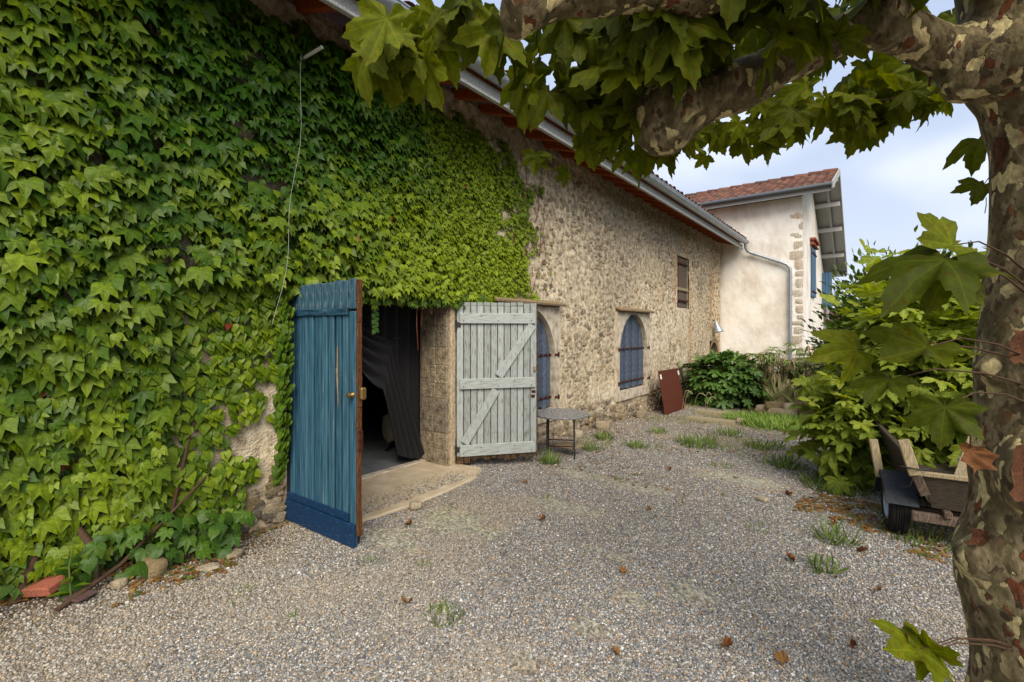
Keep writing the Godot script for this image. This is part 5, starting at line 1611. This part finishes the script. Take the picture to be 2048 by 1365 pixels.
# ------------------------------------------------------------ objects in the yard
func yard_things() -> void:
	# doorstep patch of old concrete
	var b := B.new()
	var ring := []
	for k in 22:
		var a := TAU * k / 22.0
		var p := Vector2(cos(a) * 0.3, sin(a) * 0.98)
		p *= 1.0 + 0.14 * nz.get_noise_1d(k * 55.0)
		var x := -3.62 + (p.x if p.x > 0 else -0.5)
		ring.append(Vector3(x, 0.022, -2.92 + p.y))
	ring.append(Vector3(-4.28, 0.022, -3.76)); ring.append(Vector3(-4.28, 0.022, -1.92))
	var hull := []
	for p in ring: hull.append(Vector2(p.x, p.z))
	var hp := Geometry2D.convex_hull(PackedVector2Array(hull))
	var top := []
	for p in hp: top.append(Vector3(p.x, 0.024, p.y))
	top.pop_back()
	b.poly(top.duplicate(), Vector3(-3.8, -1, -2.9))
	for k in top.size():
		var p: Vector3 = top[k]; var q: Vector3 = top[(k + 1) % top.size()]
		var o := Vector3(0.04, -0.06, 0.0)
		b.poly([p, q, q + o, p + o], Vector3(-3.8, -0.2, -2.9))
	tag(obj("doorstep", b, M["doorstep"]), "worn beige concrete apron before the barn doorway", "doorstep", "", "structure")
	# round metal table
	var t := thing("round_table", "round grey metal garden table beside the grey door", "table", Vector3(-3.27, gy(-3.27, -5.2), -5.2))
	b = B.new()
	b.lathe(Transform3D(Basis(), Vector3(0, 0.55, 0)), [Vector2(0.0, -0.012), Vector2(0.35, -0.012), Vector2(0.372, -0.016), Vector2(0.376, 0.0), Vector2(0.37, 0.006), Vector2(0.0, 0.004)], 40)
	obj("tabletop", b, M["table top"], t)
	for k in 4:
		var a := 0.25 + k * PI / 2.0
		b = B.new()
		b.tube([Vector3(cos(a) * 0.24, 0.54, sin(a) * 0.24), Vector3(cos(a) * 0.25, 0.0, sin(a) * 0.25)], [0.011, 0.011], 8)
		obj("leg", b, M["dark iron"], t)
	b = B.new()
	for k in 4:
		var a := 0.25 + k * PI / 2.0; var a2 := a + PI / 2.0
		b.tube([Vector3(cos(a) * 0.247, 0.16, sin(a) * 0.247), Vector3(cos(a2) * 0.247, 0.16, sin(a2) * 0.247)], [0.007, 0.007], 6)
	obj("stretcher", b, M["rusty iron"], t)
	b = B.new()
	b.bx(Vector3(-3.2, gy(-3.2, -5.25) + 0.12, -5.3), Vector3(0.3, 0.02, 0.24))
	tag(obj("pale_board", b, M["pale boards"]), "small pale board under the round table", "board")
	# rusty sheet leaning on the wall
	b = B.new()
	var base := Vector3(-3.42, -0.17, -9.45)
	var lean := Vector3(-0.2, 0.97, -0.1).normalized()
	var along := Vector3(-0.06, -0.03, -1.38)
	var sheet := thing("rusty_sheet", "rust red sheet panel leaning against the barn wall", "panel")
	b.box(Transform3D(Basis(along.normalized(), lean, along.normalized().cross(lean)), base + along * 0.5 + lean * 0.46), Vector3(1.38, 0.94, 0.025), 0.004)
	obj("panel", b, M["corten sheet"], sheet)
	for q in [[0.05, 0.8], [0.97, 0.82]]:
		b = B.new()
		var nrm := along.normalized().cross(lean)
		if nrm.x < 0: nrm = -nrm
		b.box(Transform3D(Basis(along.normalized(), lean, along.normalized().cross(lean)), base + along * q[0] + lean * q[1] + nrm * 0.014), Vector3(0.09, 0.1, 0.004), 0.0)
		obj("label", b, M["white label"], sheet)
	# cone lamp on a bracket
	var lamp := thing("wall_lamp", "grey cone shaped outdoor lamp on the barn wall", "lamp", Vector3(-3.78, 1.72, -14.75))
	b = B.new()
	b.lathe(Transform3D(Basis(Vector3.BACK, 0.25), Vector3.ZERO), [Vector2(0.15, -0.2), Vector2(0.155, -0.19), Vector2(0.02, 0.17), Vector2(0.0, 0.19)], 24)
	obj("lamp_shade", b, M["zinc"], lamp)
	b = B.new()
	b.tube([Vector3(-0.13, 0.15, 0), Vector3(-0.05, 0.17, 0)], [0.015, 0.015], 8)
	obj("bracket", b, M["dark iron"], lamp)
	# rod and hanging cord on the ivy
	b = B.new()
	b.tube([Vector3(-3.9, 3.83, -1.93), Vector3(-3.52, 3.88, -2.0)], [0.014, 0.014], 10)
	var rod := thing("wall_rod", "white metal rod sticking out of the ivy high up", "rod")
	obj("rod", b, M["cable"], rod)
	b = B.new()
	var p := []; var r := []
	for k in 16:
		var u := k / 15.0
		p.append(Vector3(-3.66 + 0.02 * sin(u * 9.0), 3.84 - 2.2 * u, -1.9 + 0.22 * u * u + 0.015 * sin(u * 14.0))); r.append(0.001)
	b.tube(p, r, 6)
	tag(obj("cord", b, M["cable"]), "thin white cord hanging down over the ivy", "cord")
	# stone slabs on the ground
	for q in [["long weathered stone slab in front, nearest the gravel", -2.5, -9.3, 0.85, 0.28, 0.05, 0.02], ["narrow mossy stone slab lying behind the longer one", -2.62, -10.2, 0.85, 0.26, 0.08, -0.02]]:
		var o := obj("stone_slab", rock_mesh(Vector3(q[3], q[5] * 1.4, q[4]), 70, 0.95, 8, 0.05), M["lichen slab"])
		o.position = Vector3(q[1], gy(q[1], q[2]) + 0.03, q[2])
		o.rotation.y = q[6]
		tag(o, q[0], "stone slab")
	# rocks edging the planting, and single stones
	var k := 0
	for q in [["flat tan rock at the left end of the rock edging", -1.95, -11.5, 0.42, 0.2, 1, 0.0], ["small orange tinted rock in the rock edging", -1.72, -11.35, 0.34, 0.24, 4, 0.06], ["pale grey flat rock on top of the edging", -1.42, -11.2, 0.38, 0.2, 3, 0.12], ["low cream rock under the pale flat one", -1.55, -11.05, 0.44, 0.2, 1, 0.0], ["large mossy brown rock leaning in the edging", -1.1, -11.2, 0.52, 0.34, 4, 0.06], ["big square pink grey block at the right end of the edging", -0.75, -11.1, 0.48, 0.44, 6, 0.06], ["cream rock below the big square block", -0.75, -11.1, 0.36, 0.16, 3, 0.0], ["small grey rock below the mossy one", -1.25, -11.2, 0.3, 0.12, 2, 0.0], ["dark rock half hidden by leaves beside the square block", -0.5, -11.3, 0.3, 0.3, 5, 0.02], ["round pale stone beside the long slab", -2.05, -9.6, 0.2, 0.12, 3, 0.0], ["pale flat stone alone in the middle of the gravel", -0.87, -4.98, 0.11, 0.05, 3, 0.0], ["smooth beige stone by the ivy roots", -3.5, -0.72, 0.07, 0.05, 1, 0.0], ["white flat stone by the ivy foot", -3.42, -1.15, 0.13, 0.025, 3, 0.0], ["brown wedge shaped stone beside the white flat stone", -3.5, -1.35, 0.12, 0.05, 0, 0.0], ["mossy grey root stone between the ivy stems", -3.55, -0.9, 0.16, 0.11, 4, 0.0], ["small pale stone on the concrete apron", -3.22, -2.72, 0.1, 0.06, 3, 0.02], ["pale cobble at the bottom edge of the gravel", -1.18, -1.42, 0.045, 0.035, 3, 0.0], ["white pebble pile stone under the wall beyond the table", -3.72, -6.35, 0.2, 0.13, 3, 0.0], ["rounded tan stone against the wall near the arched window", -3.7, -7.2, 0.22, 0.16, 1, 0.0], ["rough brown stone at the wall foot by the rusty sheet", -3.72, -8.9, 0.25, 0.16, 0, 0.0]]:
		var o := obj("rock", rock_mesh(Vector3(q[3], q[4], q[3] * 0.7), 80 + k, 0.4, 9, 0.34), M["stone %d" % q[5]])
		o.position = Vector3(q[1], gy(q[1], q[2]) + q[4] * 0.35 + q[6], q[2])
		o.rotation.y = k * 0.9
		tag(o, q[0], "rock")
		k += 1
	b = B.new()
	b.box(Transform3D(Basis.from_euler(Vector3(0.12, 0.6, 0.1)), Vector3(-3.72, 0.15, -0.42)), Vector3(0.24, 0.05, 0.13), 0.006)
	tag(obj("brick", b, M["terracotta"]), "pink terracotta brick lying at the left edge", "brick")
	b = B.new()
	b.box(Transform3D(Basis.from_euler(Vector3(0.05, 0.4, 0.06)), Vector3(-3.5, 0.115, -0.55)), Vector3(0.13, 0.014, 0.1), 0.003)
	tag(obj("slate_piece", b, M["slate"]), "dark red slate fragment beside the brick", "slate")
	# dark curtain, sack and tripod in the doorway
	var cur := thing("black_curtain", "black cloth curtain tied back in the barn doorway", "curtain")
	b = B.new()
	var nu := 60; var nv := 40
	for i in nu + 1:
		var u := float(i) / nu
		var S := Vector3(-4.36, lerpf(1.76, 1.46, u), lerpf(-2.7, -2.72, u))
		var T := Vector3(-4.32, 1.47, -3.3).lerp(Vector3(-4.36, 0.93, -3.2), pow(u, 1.3))
		var H := Vector3(-4.33, lerpf(0.05, 0.17, u * u), lerpf(-3.8, -3.38, u))
		for j in nv + 1:
			var v := float(j) / nv
			var q: Vector3
			if v < 0.4:
				var w := v / 0.4
				q = S.lerp(T, w)
				q.y -= 0.1 * sin(w * PI) * (0.3 + 0.7 * u)
			else:
				var w := (v - 0.4) / 0.6
				q = T.lerp(H, w)
				q.z += 0.05 * sin(w * PI) * (1.0 - u)
			var tight := sst(0.0, 0.25, absf(v - 0.4))
			q.x += (0.035 * tight + 0.012) * sin(u * 26.0 + 1.2 * sin(v * 3.0)) + 0.008 * nz.get_noise_2d(u * 300.0, v * 200.0)
			b.add(q, Vector3.RIGHT)
	for i in nu:
		for j in nv:
			var q := i * (nv + 1) + j
			b.i.append_array(PackedInt32Array([q, q + nv + 1, q + 1, q + 1, q + nv + 1, q + nv + 2]))
	b.smooth()
	obj("tied_drape", b, M["black cloth"], cur)
	b = B.new()
	for i in 81:
		var z := lerpf(-2.2, -4.2, i / 80.0)
		var lowy := lerpf(1.35, 0.04, sst(-3.35, -3.5, z)) if z > -3.5 else 0.04
		for j in 13:
			var y := lerpf(2.0, lowy, j / 12.0)
			b.add(Vector3(-4.5 + 0.03 * sin(i * 0.9) + 0.012 * sin(i * 0.37 + y * 2.0), y, z), Vector3.RIGHT)
	for i in 80:
		for j in 12:
			var q := i * 13 + j
			b.i.append_array(PackedInt32Array([q, q + 13, q + 1, q + 1, q + 13, q + 14]))
	b.smooth()
	obj("hanging_panel", b, M["black cloth"], cur)
	b = B.new()
	for q in [1.5, 1.42]: b.tube([Vector3(-4.27, q, -3.28), Vector3(-4.25, q + 0.008, -3.31), Vector3(-4.25, q, -3.37)], [0.004, 0.004, 0.002], 6)
	obj("tie", b, M["dark iron"], cur)
	var sack := obj("cloth_sack", rock_mesh(Vector3(0.34, 0.4, 0.34), 91, 0.25, 14, 0.3), M["sack cloth"])
	sack.position = Vector3(-5.38, 0.2, -4.2)
	tag(sack, "crumpled beige cloth sack on the barn floor", "sack")
	b = B.new()
	for q in 3: b.tube([Vector3(-5.0, 0.05 + 0.03 * q, -3.72 - 0.03 * q), Vector3(-5.3, 0.06 + 0.03 * q, -4.3 - 0.02 * q)], [0.018, 0.022], 8)
	b.bx(Vector3(-5.28, 0.09, -4.25), Vector3(0.1, 0.1, 0.1), 0.01)
	tag(obj("folded_tripod", b, M["black plastic"]), "folded black tripod lying on the barn floor", "tripod")
	b = B.new()
	b.bx(Vector3(-8.3, 0.25, -6.2), Vector3(0.5, 0.4, 3.0), 0.03)
	b.bx(Vector3(-8.2, 0.5, -5.6), Vector3(0.3, 0.08, 2.0), 0.02)
	tag(obj("dark_chest", b, M["black plastic"]), "low dark chest against the far wall inside the barn", "chest")

func trailer() -> void:
	var t := thing("garden_trailer", "old wooden utility trailer parked behind the plane tree", "trailer", Vector3(0.76, gy(0.8, -5.0) - 0.01, -5.02), 0.13)
	var b: B
	for s in [-1.0, 1.0]:
		b = B.new()
		var ax := Transform3D(Basis(Vector3.BACK, -PI / 2.0 * s), Vector3(s * 0.65, 0.235, 0))
		var prof := [Vector2(0.13, -0.055), Vector2(0.165, -0.068), Vector2(0.19, -0.066), Vector2(0.226, -0.05), Vector2(0.235, -0.03)]
		for g in 4:
			var yy := -0.03 + 0.015 * g
			prof.append_array([Vector2(0.235, yy + 0.009), Vector2(0.228, yy + 0.011), Vector2(0.228, yy + 0.013), Vector2(0.235, yy + 0.015)])
		prof.append_array([Vector2(0.226, 0.05), Vector2(0.19, 0.066), Vector2(0.165, 0.068), Vector2(0.13, 0.055), Vector2(0.13, -0.055)])
		b.lathe(ax, prof, 40)
		var wheel := obj("wheel", b, M["rubber"], t)
		b = B.new()
		b.lathe(ax, [Vector2(0.132, -0.055), Vector2(0.132, 0.058), Vector2(0.122, 0.06), Vector2(0.115, 0.03), Vector2(0.07, 0.022), Vector2(0.045, 0.036), Vector2(0.03, 0.045), Vector2(0.0, 0.046)], 32)
		obj("rim", b, M["zinc"], wheel)
		# angular mudguard: three folded plates and a side skirt
		b = B.new()
		var q := [Vector2(-0.29, 0.24), Vector2(-0.2, 0.4), Vector2(-0.06, 0.485), Vector2(0.09, 0.475), Vector2(0.22, 0.40), Vector2(0.285, 0.31)]
		for k in q.size() - 1:
			b.beam(Vector3(s * 0.65, q[k].y, q[k].x), Vector3(s * 0.65, q[k + 1].y, q[k + 1].x), 0.2, 0.008, UP, 0.002)
			var o := Vector3(s * 0.75, 0, 0)
			var a := Vector3(0, q[k].y, q[k].x) + o; var c := Vector3(0, q[k + 1].y, q[k + 1].x) + o
			b.poly([a, c, c - Vector3(0, 0.035, 0), a - Vector3(0, 0.035, 0)], Vector3(0, 0.2, 0))
		obj("mudguard", b, M["fender"], t)
	b = B.new()
	b.beam(Vector3(-0.6, 0.25, 0.3), Vector3(0.8, 0.25, 0.3), 0.05, 0.07)
	b.beam(Vector3(-0.58, 0.215, 0.0), Vector3(0.58, 0.215, 0.0), 0.05, 0.05)
	for s in [-0.4, 0.4]: b.beam(Vector3(s, 0.3, 0.35), Vector3(s, 0.3, -1.3), 0.05, 0.05)
	obj("chassis", b, M["old boards"], t)
	# tub with flared sides, one board each
	var front := [Vector3(-0.48, 0.33, 0.3), Vector3(0.48, 0.33, 0.3), Vector3(0.56, 0.585, 0.38), Vector3(-0.56, 0.585, 0.38)]
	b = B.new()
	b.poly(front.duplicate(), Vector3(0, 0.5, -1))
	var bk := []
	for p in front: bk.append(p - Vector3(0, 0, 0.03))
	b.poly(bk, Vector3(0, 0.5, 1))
	obj("end_panel", b, M["shaded trailer panel"], t)
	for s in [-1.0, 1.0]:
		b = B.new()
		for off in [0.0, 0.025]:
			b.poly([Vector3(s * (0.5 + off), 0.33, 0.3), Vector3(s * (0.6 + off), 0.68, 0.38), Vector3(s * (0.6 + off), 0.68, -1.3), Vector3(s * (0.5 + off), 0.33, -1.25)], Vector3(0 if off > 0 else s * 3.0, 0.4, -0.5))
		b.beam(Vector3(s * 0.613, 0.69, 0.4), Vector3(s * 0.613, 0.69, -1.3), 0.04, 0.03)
		obj("side_panel", b, M["shaded trailer panel"], t)
		b = B.new()
		b.beam(Vector3(s * 0.53, 0.43, 0.345), Vector3(s * 0.59, 0.58, 0.4), 0.06, 0.03, Vector3.BACK)
		obj("corner_batten", b, M["old boards"], t)
	b = B.new()
	b.beam(Vector3(-0.57, 0.595, 0.385), Vector3(0.57, 0.595, 0.385), 0.035, 0.035)
	obj("top_rail", b, M["pale boards"], t)
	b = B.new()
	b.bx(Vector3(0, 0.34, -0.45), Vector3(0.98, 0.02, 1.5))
	obj("tub_floor", b, M["shaded trailer panel"], t)
	for q in [[-0.6, 0.58, 0.42, -0.66, 0.83, 0.36, 0.07], [-0.74, 0.42, -0.05, -0.78, 0.72, -0.12, 0.06], [0.6, 0.58, 0.42, 0.66, 0.8, 0.36, 0.07]]:
		b = B.new()
		b.beam(Vector3(q[0], q[1], q[2]), Vector3(q[3], q[4], q[5]), q[6], 0.045, Vector3.BACK)
		obj("stake", b, M["pale boards"], t)
	b = B.new()
	b.tube([Vector3(-0.68, 0.635, 0.4), Vector3(-0.6, 0.64, 0.46), Vector3(-0.52, 0.63, 0.4)], [0.006, 0.006, 0.006], 6)
	b.tube([Vector3(-0.6, 0.6, 0.4), Vector3(-0.63, 0.5, 0.42), Vector3(-0.67, 0.45, 0.3)], [0.005, 0.005, 0.005], 6)
	obj("wire", b, M["dark iron"], t)
	# what lies in it
	var o := obj("plastic_bundle", rock_mesh(Vector3(0.5, 0.16, 0.45), 96, 0.4, 16, 0.7), M["white sheet"])
	o.position = Vector3(0.95, 0.5, -5.5)
	tag(o, "crumpled whitish plastic sheet heaped in the trailer", "plastic sheet")
	b = B.new()
	b.beam(Vector3(0.5, 0.45, -4.9), Vector3(0.62, 0.74, -5.2), 0.09, 0.03)
	tag(obj("offcut_board", b, M["pale boards"]), "pale timber offcut leaning inside the trailer", "board")

func background() -> void:
	var t := thing("distant_house", "low white house with red roof far beyond the yard", "house", Vector3(1.0, -0.4, -44.0), 0.2)
	var b := B.new()
	b.bx(Vector3(0, 1.1, 0), Vector3(9, 2.6, 6), 0.0)
	obj("wall", b, M["house plaster"], t)
	b = B.new()
	b.beam(Vector3(0, 2.35, 3.5), Vector3(0, 3.6, 0), 9.8, 0.1, UP, 0.0); b.beam(Vector3(0, 3.6, 0), Vector3(0, 2.35, -3.5), 9.8, 0.1, UP, 0.0)
	obj("roof", b, M["tile 3"], t)
	for k in 3:
		b = B.new()
		b.bx(Vector3(-3 + 3 * k, 1.3, 3.02), Vector3(0.9, 1.2, 0.06))
		obj("window", b, M["lead grey"], t)
	var g0 := lin(0.035, 0.075, 0.02); var g1 := lin(0.1, 0.16, 0.03)
	bush("laurel_bush", "large glossy laurel bush behind the bright saplings", "bush", Vector3(0.5, -0.35, -10.7), Vector3(1.5, 1.6, 1.3), 11000, LAUREL, "plain leaf", 0.15, lin(0.03, 0.075, 0.014), lin(0.2, 0.3, 0.05), 150, 8, -0.5)
	bush("corner_shrub", "loose flowering shrub at the white house corner", "bush", Vector3(-1.05, -0.35, -14.9), Vector3(0.48, 0.95, 0.48), 1500, IVYS[0], "plain leaf", 0.07, g0, lin(0.2, 0.2, 0.06), 30, 6)
	bush("fig_bush", "leafy green fig bush beside the rusty sheet", "bush", Vector3(-2.95, -0.33, -12.0), Vector3(0.85, 0.72, 0.7), 900, FIG, "plain leaf", 0.19, lin(0.055, 0.13, 0.035), lin(0.19, 0.34, 0.085), 60, 6, 0.4)
	papyrus()
	var far := [["tall dark hedge tree right of the laurel", 6.0, -13.0, 2.4, 2.2], ["round hedge bush beyond the trailer", 5.0, -8.5, 1.6, 1.3], ["broad green tree beyond the distant house", 9.0, -36.0, 5.0, 3.6], ["dark bushy tree left of the distant house", -4.5, -50.0, 4.0, 2.4], ["low green tree beyond the laurel bush", 6.0, -24.0, 3.2, 2.4]]
	for q in far:
		bush("garden_tree", q[0], "tree", Vector3(q[1], -0.4, q[2]), Vector3(q[3], q[4], q[3]), 2200, LAUREL, "plain leaf", 0.26 * q[3] / 2.4, g0, g1, 60, 5)
	# bright young planes behind the trailer
	var sap := [["bright young plane saplings tallest against the laurel", 0.2, -6.5, 0.5, 1.1, 800], ["yellow green sapling clump beside the trunk behind the trailer", 0.8, -6.7, 0.55, 1.14, 700], ["low dark sapling leaves left of the trailer", -0.2, -6.2, 0.42, 0.55, 260]]
	for q in sap:
		bush("plane_sapling", q[0], "sapling", Vector3(q[1], gy(q[1], q[2]), q[2]), Vector3(q[3], q[4], q[3]), q[5], PLANE[0], "plane", 0.165, lin(0.16, 0.27, 0.025), lin(0.55, 0.66, 0.13), 34, 9, 0.4)

func sky_texture() -> ImageTexture:
	var w := 512; var h := 256
	var f := FastNoiseLite.new()
	f.seed = 8; f.frequency = 1.3; f.fractal_octaves = 5
	var im := Image.create(w, h, false, Image.FORMAT_RGBA8)
	for y in h:
		var el := (0.5 - (y + 0.5) / h) * PI
		for x in w:
			var az := (x + 0.5) / w * TAU
			var d := Vector3(cos(el) * cos(az), sin(el) * 2.2, cos(el) * sin(az))
			var n := f.get_noise_3dv(d * 1.5)
			var a := sst(-0.1, 0.45, n) * (1.0 - sst(0.7, 1.4, el))
			im.set_pixel(x, y, Color(0.6, 0.56, 0.52, a * 0.42))
	return ImageTexture.create_from_image(im)

func _ready() -> void:
	# camera
	var cam := Camera3D.new()
	cam.name = "camera"
	add_child(cam)
	cam.position = Vector3(0, 1.6, 0)
	cam.rotation.y = deg_to_rad(38.17)
	cam.projection = Camera3D.PROJECTION_FRUSTUM
	cam.near = 0.05
	cam.far = 900.0
	cam.size = 0.05 * 1365.0 / 930.0
	cam.frustum_offset = Vector2(0.0, -22.5 / 930.0 * 0.05)
	cam.current = true
	# sky, air and exposure
	var we := WorldEnvironment.new()
	we.name = "world"
	add_child(we)
	var env := Environment.new()
	we.environment = env
	env.background_mode = Environment.BG_SKY
	env.sky = Sky.new()
	var sm := ProceduralSkyMaterial.new()
	sm.sky_top_color = Color(0.57, 0.63, 0.73)
	sm.sky_horizon_color = Color(0.73, 0.76, 0.81)
	sm.sky_curve = 0.18
	sm.ground_bottom_color = Color(0.42, 0.42, 0.38)
	sm.ground_horizon_color = Color(0.62, 0.63, 0.62)
	sm.sun_angle_max = 2.0
	sm.sky_cover = sky_texture()
	env.sky.sky_material = sm
	env.tonemap_mode = Environment.TONE_MAPPER_LINEAR
	env.tonemap_exposure = 1.8
	env.sdfgi_enabled = true
	env.ssao_enabled = true
	env.ssil_enabled = true
	# soft hazy sun, high and behind the camera's right shoulder
	var sun := DirectionalLight3D.new()
	sun.name = "sun"
	add_child(sun)
	sun.light_color = Color(1.0, 0.97, 0.92)
	sun.light_energy = 0.7
	sun.light_angular_distance = 40.0
	sun.shadow_enabled = true
	sun.look_at_from_position(Vector3(5.5, 7.4, 5.6), Vector3.ZERO)
	rng.seed = 20240611
	nz.seed = 4; nz.frequency = 0.01; nz.fractal_octaves = 3
	nz2.seed = 9; nz2.frequency = 0.01; nz2.fractal_octaves = 4
	materials()
	leaf_shapes()
	ground()
	barn()
	house()
	ivy()
	plane_tree()
	background()
	yard_things()
	trailer()
	ground_plants()
